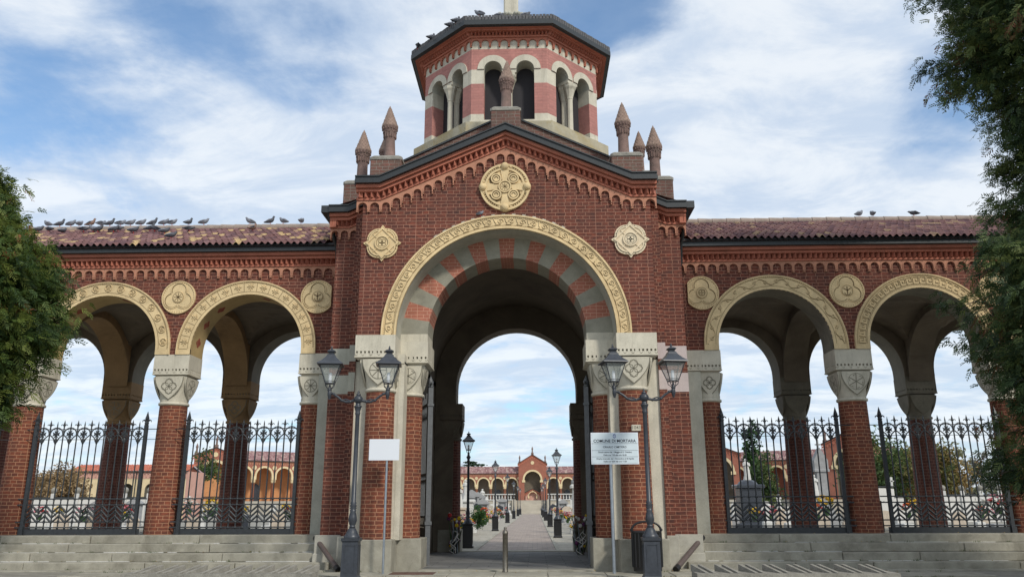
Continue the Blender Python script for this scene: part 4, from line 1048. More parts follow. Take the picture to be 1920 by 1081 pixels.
# ============================================================ IRON FENCE PANELS
FY = 1.98
def fleur(mb, x, z, k=1.0, y=0):
    mb.lathe([(.012 * k, 0), (.022 * k, .02 * k), (.012 * k, .04 * k)], 6, (x, y, z)); mb.lathe([(.010 * k, .03 * k), (.026 * k, .10 * k), (.003, .19 * k)], 4, (x, y, z), False)
    for e in (-1, 1): mb.tube([(x, y, z + .03 * k), (x + e * .045 * k, y, z + .085 * k), (x + e * .075 * k, y, z + .075 * k), (x + e * .08 * k, y, z + .05 * k)], [.012 * k, .013 * k, .011 * k, .004], 5)
def make_fence():
    W_ = 2.80; N = 16; U = W_ / N; zb = 0.0; o = .68
    T = thing('iron_fence', 'proto', 'iron fence', (0, 0, 0), 0, 'wrought iron fence panels between the arcade columns')
    Z = lambda z: z - o
    def post(x):
        mb = MB().use('iron'); mb.box(-.04, .04, -.04, .04, Z(.68), Z(3.32)); mb.lathe([(.045, Z(3.32)), (.06, Z(3.36)), (.045, Z(3.40)), (.035, Z(3.42)), (.055, Z(3.48)), (.004, Z(3.66))], 6, sm=False)
        for e in (-1, 1): mb.tube([(0, 0, Z(3.37)), (e * .07, 0, Z(3.45)), (e * .105, 0, Z(3.43)), (e * .11, 0, Z(3.39))], [.02, .02, .014, .006], 5)
        for zz_ in (1.0, 2.2): mb.box(-.042, .042, -.042, .042, Z(zz_), Z(zz_ + .03))
        return mb
    for x in (0, W_):
        p = build(post(x), 'post', T, local=True); p.location = (x, 0, 0)
        q = build_local('stay', lambda mb: (mb.box(-.016, .016, -.016, .016, Z(.70), Z(1.42)), mb.tube([(0, 0, Z(1.38)), (0, -.2, Z(1.40))], .012, 5)), p, 'iron'); q.location = ((-.14 if x == 0 else .14), .2, 0)
    tall = one('iron', 'bar', lambda mb: (mb.lathe([(.019, Z(.83)), (.018, Z(3.28))], 6), fleur(mb, 0, Z(3.26), 1.0), mb.ball((0, 0, Z(3.12)), .03, 6, 4, sz=1.5)), T, local=True)
    short = one('iron', 'short_bar', lambda mb: (mb.lathe([(.017, Z(.83)), (.0165, Z(3.26))], 6), mb.lathe([(.01, Z(3.22)), (.028, Z(3.25)), (.012, Z(3.29)), (.018, Z(3.32)), (.003, Z(3.42))], 5), mb.lathe([(.011, Z(2.84)), (.026, Z(2.87)), (.036, Z(2.95)), (.03, Z(3.0)), (.012, Z(3.01))], 8)), T, local=True)
    for i in range(1, N):
        src = tall if i % 2 == 0 else short
        if i in (1, 2): src.location = (U * i, 0, 0)
        else: c = src.copy(); COL.objects.link(c); c.parent = T; c.location = (U * i, 0, 0)
    def f(mb):
        for z, h in ((3.21, .02), (2.96, .012)): mb.box(-.32, W_ + .32, -.006, .006, Z(z), Z(z + h))
    one('iron', 'top_rail', f, T, local=True)
    def f(mb): # interlaced arches
        for i in range(0, N, 2):
            xc = U * (i + 1); mb.tube([(x, 0, Z(z)) for x, z in arcpts(xc, 3.10, U * .92, 10)], .016, 5)
            for e in (-1, 1): mb.tube([(xc + e * U * .98, 0, Z(3.09)), (xc + e * U * .78, 0, Z(3.06)), (xc + e * U * .40, 0, Z(3.0)), (xc + e * U * .16, 0, Z(2.90))], .016, 5)
    one('iron', 'arched_tracery', f, T, local=True)
    cr = None
    for i in range(1 if False else 0, N, 2):
        def f(mb):
            for q in range(4):
                a = q * PI / 2; ca, sa = math.cos(a), math.sin(a); P = [(.0, .012), (.088, .05), (.07, 0), (.088, -.05), (.0, -.012)]
                mb.prism([(p * ca - w * sa, Z(3.10) + p * sa + w * ca) for p, w in P], -.012, .012)
        if cr is None: cr = one('iron', 'cross', f, T, local=True); cr.location = (U * (i + 1), -.012, 0)
        else: c = cr.copy(); COL.objects.link(c); c.parent = T; c.location = (U * (i + 1), -.012, 0)
    def f(mb):
        for z in (1.51, 1.37, .965, .835): mb.box(-.22, W_ + .22, -.009, .009, Z(z), Z(z) + .03)
        for i in range(N + 1):
            x = U * i
            for z in ((1.44, .90) if i % 2 else (1.44,)): mb.ball((x, 0, Z(z) if False else Z(z)), .0, 4, 3) if False else None
            for za, zb_ in ((1.38, 1.52), (.845, .975)):
                mb.ball((x, 0, Z(za)), .034, 6, 4); mb.ball((x, 0, Z(zb_)), .034, 6, 4)
                for e in (-1, 1): mb.tube([(x, 0, Z(za + .02)), (x + e * .03, 0, Z(za) + .0)], .014, 4); mb.tube([(x, 0, Z(zb_ - .02)), (x + e * .03, 0, Z(zb_))], .014, 4)
    one('iron', 'lower_rails', f, T, local=True)
    def f(mb):
        for i in range(0, N, 2):
            xc = U * (i + 1)
            for zt_ in (1.46 - .10, 1.24, 1.12):
                for e in (-1, 1): mb.tube([(xc, 0, Z(zt_)), (xc + e * U * .97, 0, Z(zt_ - .155))], .024, 5)
            for zz_ in (1.24, 1.12, 1.0): mb.ball((xc, 0, Z(zz_)), .036, 6, 4)
            for zz_ in (1.21, 1.09): mb.ball((xc - U, 0, Z(zz_)), .028, 6, 4)
    one('iron', 'lower_grille', f, T, local=True)
    one('iron', 'bottom_plate', lambda mb: mb.box(-.1, W_ + .1, .0, .02, Z(.68), Z(.82)), T, local=True)
    return T
def build_local(name, fn, parent, key):
    mb = MB().use(key); fn(mb); me = build(mb, name, None); me.parent = parent; return me
F0 = make_fence()
flab = {(-1, 0): 'dark iron fence panel in the left arcade bay nearest the gatehouse', (-1, 1): 'dark iron fence panel in the second left arcade bay, flower laden graves behind', (-1, 2): 'dark iron fence panel at the far left edge beyond the last brick column',
        (1, 0): 'dark iron fence panel in the right arcade bay nearest the gatehouse, statue behind it', (1, 1): 'dark iron fence panel in the second right arcade bay, autumn trees behind', (1, 2): 'dark iron fence panel at the far right edge behind the cypress'}
first = True
for s in (-1, 1):
    for i in range(3):
        c_ = s * (6.65 + (.0 if i == 0 else .12) + PITCH * i); x = c_ - 1.4
        if i == 0: x = c_ - 1.4 + s * .02
        if first: F0.location = (x, FY, .68); F0['label'] = flab[(s, i)]; first = False
        else: copy_tree(F0, None, (x, FY, .68), None, flab[(s, i)])

# ============================================================ STREET LAMPS
def lantern(parent, x, y, z, k=1.0, rz=.12, gl='glass', local=True):
    """square tapering lantern; z = bottom of its cage. returns the roof part's owner"""
    T = Matrix.Translation((x, y, z)) @ Matrix.Rotation(rz, 4, 'Z') @ Matrix.Scale(k, 4)
    def sq(a): return [(a * c_, a * s_) for c_, s_ in ((-1, -1), (1, -1), (1, 1), (-1, 1))]
    def f(mb):
        mb.X = T
        lv = [(.05, .0), (.06, .02), (.085, .10), (.20, .455), (.205, .47)]
        for (a, za), (b, zb) in zip(lv[2:], lv[3:]):
            for (p, q), (p2, q2) in zip(sq(a), sq(b)): mb.tube([(p, q, za), (p2, q2, zb)], .010, 5)
        for a, zz_, t in ((.087, .10, .010), (.10, .14, .006), (.20, .455, .012)):
            P = sq(a)
            for i in range(4): mb.tube([(P[i][0], P[i][1], zz_), (P[(i + 1) % 4][0], P[(i + 1) % 4][1], zz_)], t, 5)
        for (p, q) in sq(.085): mb.tube([(p, q, .10), (p * .9, q * .9, .04), (p * .3, q * .3, -.01)], .008, 5)
        mb.lathe([(.03, -.08), (.035, -.05), (.05, -.03), (.03, 0), (.02, .06), (.004, .10)], 8)
        mb.X = None
    fr = one('iron_lamp', 'lantern_frame', f, parent, local=local)
    def f(mb):
        mb.X = T
        lv = [(.215, .46), (.255, .465), (.25, .485), (.17, .55), (.10, .63), (.075, .68), (.05, .70), (.06, .72), (.085, .745), (.075, .76), (.045, .78)]
        P = [[(a * s_[0], a * s_[1], zz_) for s_ in ((-1, -1), (1, -1), (1, 1), (-1, 1))] for a, zz_ in lv]
        for i in range(len(P) - 1):
            for j in range(4): mb.face([P[i][j], P[i][(j + 1) % 4], P[i + 1][(j + 1) % 4], P[i + 1][j]])
        mb.face(P[-1]); mb.face(P[0])
        mb.ball((0, 0, .80), .025, 6, 4); mb.lathe([(.012, .81), (.018, .83), (.003, .87)], 6)
        for e in (-1, 1):
            for h in (-1, 1): mb.ball((e * .225, h * .225, .49), .018, 5, 4)
        mb.X = None
    one('iron_lamp', 'lantern_roof', f, fr, local=local)
    def f(mb):
        mb.X = T; A, B = sq(.092), sq(.192)
        for i in range(4): j = (i + 1) % 4; mb.face([(*A[i], .115), (*A[j], .115), (*B[j], .45), (*B[i], .45)])
        mb.X = None
    one(gl, 'lantern_glass', f, fr, local=local)
    def f(mb):
        mb.X = T; mb.lathe([(.03, .10), (.034, .13), (.034, .30), (.02, .32)], 8); mb.X = None
    one('white', 'lamp_tube', f, fr, local=local)
    return fr
def post_base(mb, w, h):
    """square tapering box base with mouldings, then a bell"""
    def fr(a, z0, b, z1):
        A = [(a * c_, a * s_, z0) for c_, s_ in ((-1, -1), (1, -1), (1, 1), (-1, 1))]; B = [(b * c_, b * s_, z1) for c_, s_ in ((-1, -1), (1, -1), (1, 1), (-1, 1))]
        for i in range(4): j = (i + 1) % 4; mb.face([A[i], A[j], B[j], B[i]])
    w /= 2; fr(w * 1.12, 0, w * 1.12, .06); fr(w * 1.12, .06, w * .98, .10); fr(w * .98, .10, w * .92, h - .07); fr(w * .92, h - .07, w * 1.05, h - .05); fr(w * 1.05, h - .05, w * 1.08, h); fr(w * 1.08, h, w * .5, h + .01)
    for k in range(4): # sunk panels on the faces
        X0 = mb.X; mb.X = (X0 or Matrix()) @ Matrix.Rotation(k * PI / 2, 4, 'Z')
        for xx in (-w * .62, w * .62): mb.box(xx - .008, xx + .008, -w * 1.0, -w * .9, .16, h - .12)
        for zz_ in (.16, h - .13): mb.box(-w * .62, w * .62, -w * 1.0, -w * .9, zz_, zz_ + .015)
        mb.X = X0
def double_lamp(x, y, label, yaw):
    T = thing('street_lamp', label, 'street lamp', (x, y, -.03), yaw, 'twin lantern street lamps')
    def f(mb): post_base(mb, .32, .78)
    one('iron_lamp', 'base', f, T, local=True)
    def f(mb):
        mb.lathe([(.15, .78), (.155, .81), (.13, .84), (.10, .90), (.075, .95), (.055, .97)], 16)
        mb.lathe([(.05, .97), (.075, .985), (.05, 1.0), (.06, 1.03), (.085, 1.10), (.075, 1.18), (.055, 1.26), (.065, 1.30), (.045, 1.31), (.075, 1.33), (.05, 1.35), (.072, 1.37), (.05, 1.40), (.062, 1.43), (.045, 1.45), (.042, 3.10), (.05, 3.12), (.055, 3.15), (.045, 3.17), (.07, 3.26), (.085, 3.28), (.05, 3.30), (.05, 3.34)], 14)
        mb.ball((0, 0, 3.42), .095, 14, 8, sz=.9); mb.lathe([(.045, 3.50), (.05, 3.52), (.02, 3.54), (.025, 3.57), (.003, 3.60)], 8)
    one('iron_lamp', 'post', f, T, local=True)
    for e in (-1, 1):
        def f(mb):
            P = [(e * .07, 0, 3.40), (e * .16, 0, 3.375), (e * .24, 0, 3.37), (e * .33, 0, 3.40), (e * .41, 0, 3.47), (e * .50, 0, 3.53), (e * .56, 0, 3.55)]
            mb.tube(P, [.035, .022, .026, .022, .024, .02, .025], 8)
            for i in (1, 3, 5): mb.ball(P[i], .032, 8, 5)
            mb.tube([(e * .18, 0, 3.40), (e * .25, 0, 3.425), (e * .30, 0, 3.41)], .014, 6)
            mb.lathe([(.02, 3.42), (.03, 3.47), (.042, 3.50), (.042, 3.56), (.03, 3.60)], 8, (e * .58, 0, 0))
        one('iron_lamp', 'arm', f, T, local=True)
        lantern(T, e * .585, 0, 3.64, 1.0, .15 - yaw)
    return T
double_lamp(-2.875, -2.2, 'dark twin lantern street lamp before the left pier, beside the blank white sign', .03)
double_lamp(2.81, -2.2, 'dark twin lantern street lamp before the right pier, in front of the litter bin', -.02)
def path_lamp():
    T = thing('path_lamp', 'p', 'lamp post', (0, 0, -.1), 0, 'single lantern lamps along the cemetery path')
    one('black', 'base', lambda mb: post_base(mb, .36, .82), T, local=True)
    one('iron_lamp', 'post', lambda mb: (mb.lathe([(.17, .82), (.17, .84), (.11, .94), (.07, 1.0), (.09, 1.04), (.06, 1.08), (.08, 1.16), (.055, 1.3), (.07, 1.33), (.045, 1.36), (.05, 1.38), (.038, 2.95), (.06, 2.98), (.04, 3.02), (.085, 3.12), (.05, 3.16), (.03, 3.24)], 12)), T, local=True)
    lantern(T, 0, 0, 3.26, .90, .1)
    return T
PLMP = path_lamp(); spots = [(-1.75, 11.2), (-1.7, 30.2), (-1.7, 51.3), (-1.7, 72), (-1.7, 93), (-1.7, 110), (1.66, 20.2), (1.64, 38.8), (1.62, 61), (1.62, 82), (1.62, 101)]
ordn = ['nearest', 'second', 'third', 'fourth', 'fifth', 'sixth', 'seventh']
for i, (x, y) in enumerate(spots):
    side = 'left' if x < 0 else 'right'; k = i if x < 0 else i - 6
    lab = '%s single lantern lamp post on the %s side of the cemetery path' % (ordn[k], side)
    if i == 0: PLMP.location = (x, y, -.1); PLMP['label'] = lab
    else: copy_tree(PLMP, None, (x, y, -.1), 0, lab)

# ============================================================ SIGNS, BOLLARD, BIN, RACKS, PIPES
def text(body, size, x, z, y, key, parent, name='lettering', bold=.0, align='CENTER', sx=1.0):
    cu = bpy.data.curves.new(name, 'FONT'); cu.body = body; cu.size = size; cu.align_x = align; cu.align_y = 'CENTER'; cu.extrude = .0012; cu.offset = bold
    o = bpy.data.objects.new(name, cu); COL.objects.link(o); bpy.context.view_layer.update()
    me = bpy.data.meshes.new_from_object(o.evaluated_get(bpy.context.evaluated_depsgraph_get())); bpy.data.objects.remove(o)
    o = bpy.data.objects.new(name, me); COL.objects.link(o); me.materials.clear(); me.materials.append(M[key]); o.parent = parent
    o.location = (x, y, z); o.rotation_euler = (PI / 2, 0, 0); o.scale = (sx, 1, 1); return o
S = thing('blank_sign', 'blank white rectangular sign on a thin grey pole at the left pier', 'sign', (-2.5, -.85, -.02))
one('zinc', 'pole', lambda mb: mb.lathe([(.024, 0), (.024, 2.5)], 12), S, local=True)
one('white', 'sign_panel', lambda mb: (mb.cbox(-.385, .26, -.04, -.028, 2.29, 2.73, .004)), S, local=True)
one('zinc', 'bracket', lambda mb: (mb.box(-.2, .1, -.028, -.02, 2.42, 2.45), mb.box(-.2, .1, -.028, -.02, 2.58, 2.61)), S, local=True)
S = thing('opening_hours_sign', 'white sign with the cemetery opening hours in Italian on a grey pole', 'sign', (2.24, -.75, -.02))
one('zinc', 'pole', lambda mb: mb.lathe([(.036, 0), (.036, 2.5)], 12), S, local=True)
PN = one('white', 'sign_panel', lambda mb: (mb.cbox(-.41, .595, -.05, -.036, 2.19, 2.85, .004), mb.use('signblue'), mb.cbox(-.39, .577, -.056, -.045, 2.208, 2.832, .004)), S, local=True)
cx = .093; YT = -.0575
text('COMUNE DI MORTARA', .088, cx, 2.672, YT, 'ink', PN, bold=.0016, sx=.96)
text('ORARIO CIMITERO', .058, cx, 2.545, YT, 'ink', PN, bold=.0004)
text('Orario estivo: dal 1 Maggio al 31 Ottobre', .042, cx, 2.44, YT, 'ink', PN, bold=.0006)
text('Dalle ore 7,00 alle ore 18,45', .042, cx, 2.38, YT, 'ink', PN, bold=.0006)
text('Orario invernale: dal 1 Novembre al 30 Aprile', .042, cx, 2.305, YT, 'ink', PN, bold=.0006)
text('Dalle ore 8,00 alle ore 17,00', .042, cx, 2.248, YT, 'ink', PN, bold=.0006)
one('ink', 'rule', lambda mb: [mb.box(-.39, .577, YT - .0005, YT + .001, z, z + .005) for z in (2.618, 2.475, 2.343)], PN, local=True)
def f(mb): mb.use('inkblue'); ribbon(mb, [(cx - .026, 2.79), (cx + .026, 2.79), (cx + .026, 2.755), (cx, 2.732), (cx - .026, 2.755)], .012, YT - .001, .004, True); ribbon(mb, circ(cx, 2.798, .02, 8, 0, PI, False), .01, YT - .001); mb.prism(circ(cx, 2.762, .008, 8), YT - .001, YT)
one('inkblue', 'coat_of_arms', f, PN, local=True)
one('zinc', 'bracket', lambda mb: (mb.box(-.2, .3, -.04, -.03, 2.32, 2.35), mb.box(-.2, .3, -.04, -.03, 2.66, 2.69)), S, local=True)
# house number plaque on the right column
HN = thing('number_plaque', 'small cream plaque with the number 1041 on the right brick column', 'plaque', (2.86, -.36, 2.97))
PQ = one('cream', 'plate', lambda mb: mb.cbox(-.10, .10, -.01, .05, -.065, .065, .006), HN, local=True)
text('1041', .105, 0, 0, -.0115, 'cgroove', PQ, bold=.0006)
B = one('mop', 'bollard', lambda mb: mb.lathe([(.062, 0), (.06, .02), (.055, .03), (.055, .76), (.06, .765), (.06, .79), (.054, .795), (.05, .815), (.03, .84), (.022, .845), (.032, .87), (.03, .89), (.004, .91)], 18), loc=(0, 0, 0))
B.location = (-.005, -.45, 0); tag(B, 'steel bollard with a round knob in the middle of the gateway', 'bollard')
T = thing('litter_bin', 'black metal litter bin with an arched handle behind the right street lamp', 'litter bin', (2.93, -.72, 0))
def f(mb):
    mb.lathe([(.29, .04), (.29, .10), (.305, .12), (.305, .78), (.32, .79), (.32, .82), (.28, .825), (.27, .70)], 20, sy=.62)
    for i in range(20): a = 2 * PI * i / 20; mb.box(.305 * math.cos(a) - .012, .305 * math.cos(a) + .012, .19 * math.sin(a) - .012, .19 * math.sin(a) + .012, .12, .78)
one('black', 'body', f, T, local=True)
def f(mb):
    P = [(x, 0, .82 + z) for x, z in [(-.30 * math.cos(PI * i / 12), .19 * math.sin(PI * i / 12) ** .8) for i in range(13)]]
    for yy in (-.03, .03): mb.tube([(p[0], yy, p[2]) for p in P], .022, 6)
    for e in (-1, 1): mb.ball((e * .31, 0, .845), .03, 8, 5)
one('black', 'handle', f, T, local=True)
# brown drain pipes beside the steps
for s in (-1, 1):
    T = thing('drain_pipe', 'short brown pipe sloping down beside the %s steps' % ('left' if s < 0 else 'right'), 'pipe', (s * 4.0, .5, .3), 0, 'brown pipes beside the steps')
    def f(mb): mb.tube([(s * 4.40, 1.02, .60), (s * 3.62, -.10, .045)], .058, 12)
    one('pipe', 'tube', f, T)
    def f(mb): mb.tube([(s * 4.435, 1.07, .625), (s * 4.37, .98, .58)], .068, 12); mb.tube([(s * 3.66, -.05, .07), (s * 3.59, -.14, .02)], .068, 12)
    one('black', 'end_collar', f, T)
# concrete cycle racks
def rack(x0, x1, s, label):
    T = thing('bicycle_rack', label, 'bicycle rack', ((x0 + x1) / 2, -2.95, -.1), 0, 'low concrete bicycle racks')
    def f(mb):
        mb.box(x0, x1, -3.25, -2.72, -.1, .185)
        mb.face([(x0, -3.25, .185), (x1, -3.25, .185), (x1 - .0, -2.72, .19), (x0, -2.72, .19)])
    one('concrete', 'slab', f, T)
    n = 8; fin = None; sk = -s * .17
    for i in range(n):
        for e in (0, .13):
            x = x0 + .22 + (x1 - x0 - .5) * i / (n - 1) + e - .06
            if fin is None:
                def f(mb): # slanted fin
                    A = [(0, -.24), (.055, -.24), (.055 + sk, .26), (sk, .26)]
                    lo = [(a, b, 0) for a, b in A]; hi = [(A[0][0], A[0][1], .012), (A[1][0], A[1][1], .012), (A[2][0], A[2][1], .12), (A[3][0], A[3][1], .12)]
                    mb.face(hi); 
                    for q in range(4): w_ = (q + 1) % 4; mb.face([lo[q], lo[w_], hi[w_], hi[q]])
                fin = one('concrete', 'fin', f, T, local=True); c = fin
            else: c = fin.copy(); COL.objects.link(c); c.parent = T
            c.location = (x - (x0 + x1) / 2, 0, .285)
    return T
rack(-6.75, -3.35, -1, 'low ribbed concrete bicycle rack before the left steps'); rack(3.45, 6.95, 1, 'low ribbed concrete bicycle rack before the right steps')
# manhole grating at the gate
T = thing('manhole_cover', 'rusty brown metal manhole cover in the pavement before the left pier', 'manhole cover', (-2.0, -.75, 0))
def f(mb):
    mb.cbox(-2.35, -1.45, -1.05, -.5, -.02, .006, .003)
    for x in (-2.05, -1.75): mb.box(x, x + .012, -1.04, -.51, .005, .010)
one('bronze', 'cover', f, T)
# open gate leaves inside the arch
for s in (-1, 1):
    T = thing('iron_gate_leaf', 'tall iron gate leaf standing open against the %s side of the passage' % ('left' if s < 0 else 'right'), 'gate', (s * 1.93, 1.62, 0), s * -.34, 'open iron gate leaves')
    X = lambda a: (a, 0, 0)
    def post_(y, h, w=.06):
        def f(mb): mb.box(-w, w, y - w, y + w, .02, h); mb.lathe([(w, h), (w * 1.5, h + .03), (w, h + .06), (w * 1.3, h + .14), (.006, h + .3)], 6, (0, y, 0)); [mb.tube([(0, y, h + .02), (0, y + e * .1, h + .12), (0, y + e * .14, h + .08)], .02, 5) for e in (-1, 1)]; mb.box(-w * 1.4, w * 1.4, y - w * 1.4, y + w * 1.4, .9, .98); mb.box(-w * 1.3, w * 1.3, y - w * 1.3, y + w * 1.3, 3.7, 3.76)
        return f
    one('gategrey', 'gate_post', post_(0, 4.15), T, local=True); one('gategrey', 'end_stile', post_(1.75, 4.0, .045), T, local=True)
    def f(mb):
        for z in (.06, .85, 1.05, 1.9, 2.05, 3.75): mb.box(-.02, .02, 0, 1.75, z, z + .05)
        mb.box(-.008, .008, .05, 1.7, .1, .82)
        for i in range(1, 12): mb.box(-.011, .011, 1.75 * i / 12 - .011, 1.75 * i / 12 + .011, 1.08, 3.95 + .12 * (i % 2))
        for i in range(11): mb.tube([(0, 1.75 * (i + .5) / 12, 3.4 + .0), (0, 1.75 * (i + 1) / 12, 3.6), (0, 1.75 * (i + 1.5) / 12, 3.4)], .012, 5)
    one('gategrey', 'gate_panel', f, T, local=True)

# ============================================================ PIGEONS
def pigeon_mesh(pose, keys):
    """one continuous body grown from a spine, then beak and legs; facing +x, feet at the origin"""
    mb = MB().use(keys[0])
    if pose == 'up': sp = [(-.19, .055, .012), (-.14, .07, .03), (-.08, .085, .05), (-.01, .11, .068), (.045, .14, .066), (.075, .18, .045), (.085, .215, .031), (.09, .24, .033), (.098, .262, .028), (.10, .28, .006)]
    elif pose == 'hunch': sp = [(-.17, .07, .012), (-.12, .085, .034), (-.06, .10, .06), (0, .12, .074), (.05, .135, .068), (.085, .16, .05), (.10, .185, .038), (.11, .205, .034), (.115, .222, .024), (.115, .235, .005)]
    else: sp = [(-.20, .10, .01), (-.14, .10, .03), (-.07, .105, .052), (0, .11, .066), (.055, .12, .058), (.09, .13, .042), (.115, .14, .030), (.135, .145, .030), (.15, .148, .022), (.162, .148, .005)]
    rows = []
    for i, (x, z, r_) in enumerate(sp):
        a = sp[max(0, i - 1)]; b = sp[min(len(sp) - 1, i + 1)]; t = Vector((b[0] - a[0], 0, b[1] - a[1])).normalized(); n_ = Vector((-t.z, 0, t.x))
        wd = .9 if i > 1 else 1.3
        rows.append([Vector((x, 0, z)) + n_ * r_ * math.cos(2 * PI * k / 10) + Vector((0, 1, 0)) * r_ * wd * math.sin(2 * PI * k / 10) for k in range(10)])
    mb.grid(rows, True, None, True)
    h = sp[-2]
    mb.use(keys[1]) # folded wings with dark bars
    for e in (-1, 1):
        W_ = [(-.17, .085, .018), (-.10, .11, .045), (-.02, .135, .060), (.05, .14, .045)] if pose != 'up' else [(-.16, .065, .018), (-.09, .10, .04), (-.02, .14, .055), (.04, .165, .04)]
        mb.tube([(x, e * w_, z) for x, z, w_ in W_], [.006, .022, .028, .008], 6)
    mb.use('bird_dark'); mb.tube([(h[0] + .01, 0, h[1]), (h[0] + .045, 0, h[1] - .012)], [.009, .002], 5)
    mb.use('fl_red')
    for e in (-1, 1): mb.tube([(.0, e * .022, .07), (.005, e * .022, .012), (.03, e * .025, .004)], .005, 4)
    return mb
PG = {}
for kk, (pose, keys) in enumerate((('up', ('bird_dark', 'bird_grey')), ('hunch', ('bird_dark', 'bird_grey')), ('flat', ('bird_dark', 'bird_dark')), ('hunch', ('bird_grey', 'bird_dark')), ('up', ('bird_brown', 'bird_dark')), ('hunch', ('bird_grey', 'bird_grey')))): PG[kk] = pigeon_mesh(pose, keys)
PIG = {}
def pigeon(k, loc, yaw, label, grp, sc=1.15):
    if k not in PIG: o = build(PG[k], 'pigeon', None); PIG[k] = o.data
    else: o = bpy.data.objects.new('pigeon', PIG[k]); COL.objects.link(o)
    o.location = loc; o.rotation_euler = (0, 0, yaw); o.scale = (sc,) * 3
    tag(o, label, 'pigeon', grp); return o

ROOFBIRDS = [('L', 5, -14.14, 4.5, 9.55, 170), ('L', 0, -13.77, 4.5, 9.55, 20), ('L', 5, -13.43, 4.5, 9.55, 0), ('L', 5, -13.17, 4.5, 9.55, 80), ('L', 4, -12.81, 4.5, 9.55, 10), ('L', 3, -12.5, 4.5, 9.55, 60), ('L', 0, -12.22, 4.5, 9.55, 15), ('L', 3, -11.9, 4.5, 9.55, 30), ('L', 5, -11.59, 4.5, 9.55, 10), ('L', 5, -11.26, 4.5, 9.55, 5), ('L', 0, -10.9, 4.5, 9.55, 15), ('L', 5, -10.56, 4.5, 9.55, 5), ('L', 3, -10.31, 4.5, 9.55, 20), ('L', 0, -9.8, 4.5, 9.55, 60), ('L', 5, -9.33, 4.5, 9.55, 10), ('L', 5, -7.91, 4.5, 9.55, 200), ('L', 0, -7.3, 4.5, 9.55, 10), ('L', 5, -6.89, 4.5, 9.55, 170), ('L', 5, -6.35, 4.5, 9.55, 80), ('L', 0, -14.21, 3.63, 9.04, 10), ('L', 1, -13.97, 3.83, 9.14, 20), ('L', 2, -13.7, 3.92, 9.18, 160), ('L', 1, -13.04, 3.52, 8.98, 80), ('L', 2, -12.6, 3.83, 9.14, 20), ('L', 5, -12.28, 3.8, 9.12, 200), ('L', 1, -12.14, 3.78, 9.11, 0), ('L', 1, -11.65, 3.74, 9.09, 10), ('L', 2, -11.59, 3.85, 9.15, 20), ('L', 1, -10.91, 3.45, 8.95, 30), ('L', 0, -10.65, 3.88, 9.16, 20), ('L', 2, -10.42, 3.75, 9.1, 200), ('L', 1, -9.84, 3.14, 8.8, 30), ('L', 1, -9.15, 2.14, 8.31, 20), ('L', 2, -9.37, 3.65, 9.05, 20), ('L', 4, -7.48, 3.6, 9.02, 60), ('R', 5, 10.34, 4.5, 9.55, 20), ('R', 5, 10.74, 4.5, 9.55, 90), ('R', 2, 11.94, 4.5, 9.55, 180)]
NUM = ['first', 'second', 'third', 'fourth', 'fifth', 'sixth', 'seventh', 'eighth', 'ninth', 'tenth', 'eleventh', 'twelfth', 'thirteenth', 'fourteenth', 'fifteenth', 'sixteenth', 'seventeenth', 'eighteenth', 'nineteenth', 'twentieth']
LOOK = {0: 'slate pigeon standing upright', 1: 'hunched slate pigeon', 2: 'dark pigeon stretched low', 3: 'pale grey hunched pigeon', 4: 'brownish pigeon', 5: 'grey pigeon'}
cnt = {}
for s_, k, x, y, z, yw in ROOFBIRDS:
    row = 'ridge' if y == 4.5 else 'slope'; cnt[(s_, row)] = cnt.get((s_, row), 0) + 1
    lab = '%s, %s from the left %s the %s roof ridge' % (LOOK[k], NUM[cnt[(s_, row)] - 1], 'on' if row == 'ridge' else 'below', 'left' if s_ == 'L' else 'right')
    pigeon(k, (x, y, z), rad(yw), lab, 'pigeons on the arcade roofs', 1.0)
for k, x, y, z, yw, lab in ((5, -.80, 1.6, 14.62, 170, 'grey pigeon on the front edge of the octagonal tower roof'), (1, -.24, 1.7, 14.60, 30, 'dark pigeon just left of the cross pedestal on the tower'), (1, .50, 1.7, 14.60, 10, 'dark pigeon right of the cross pedestal on the tower'),
        (0, -1.46, 1.68, 14.46, 40, 'upper of two slate pigeons on the tower gutter edge'), (0, -1.66, 1.88, 14.46, 40, 'lower of two slate pigeons on the tower gutter edge'), (0, -2.27, 2.49, 14.46, 45, 'lone dark pigeon halfway down the left tower gutter'),
        (2, -2.72, 2.94, 14.46, 100, 'dark pigeon at the left corner of the tower gutter'), (3, -.62, -.03, 8.05, 10, 'small pale pigeon perched on the crown of the main arch')):
    pigeon(k, (x, y, z), rad(yw), lab, 'pigeons on the gatehouse', .6 if z < 9 else 1.0)

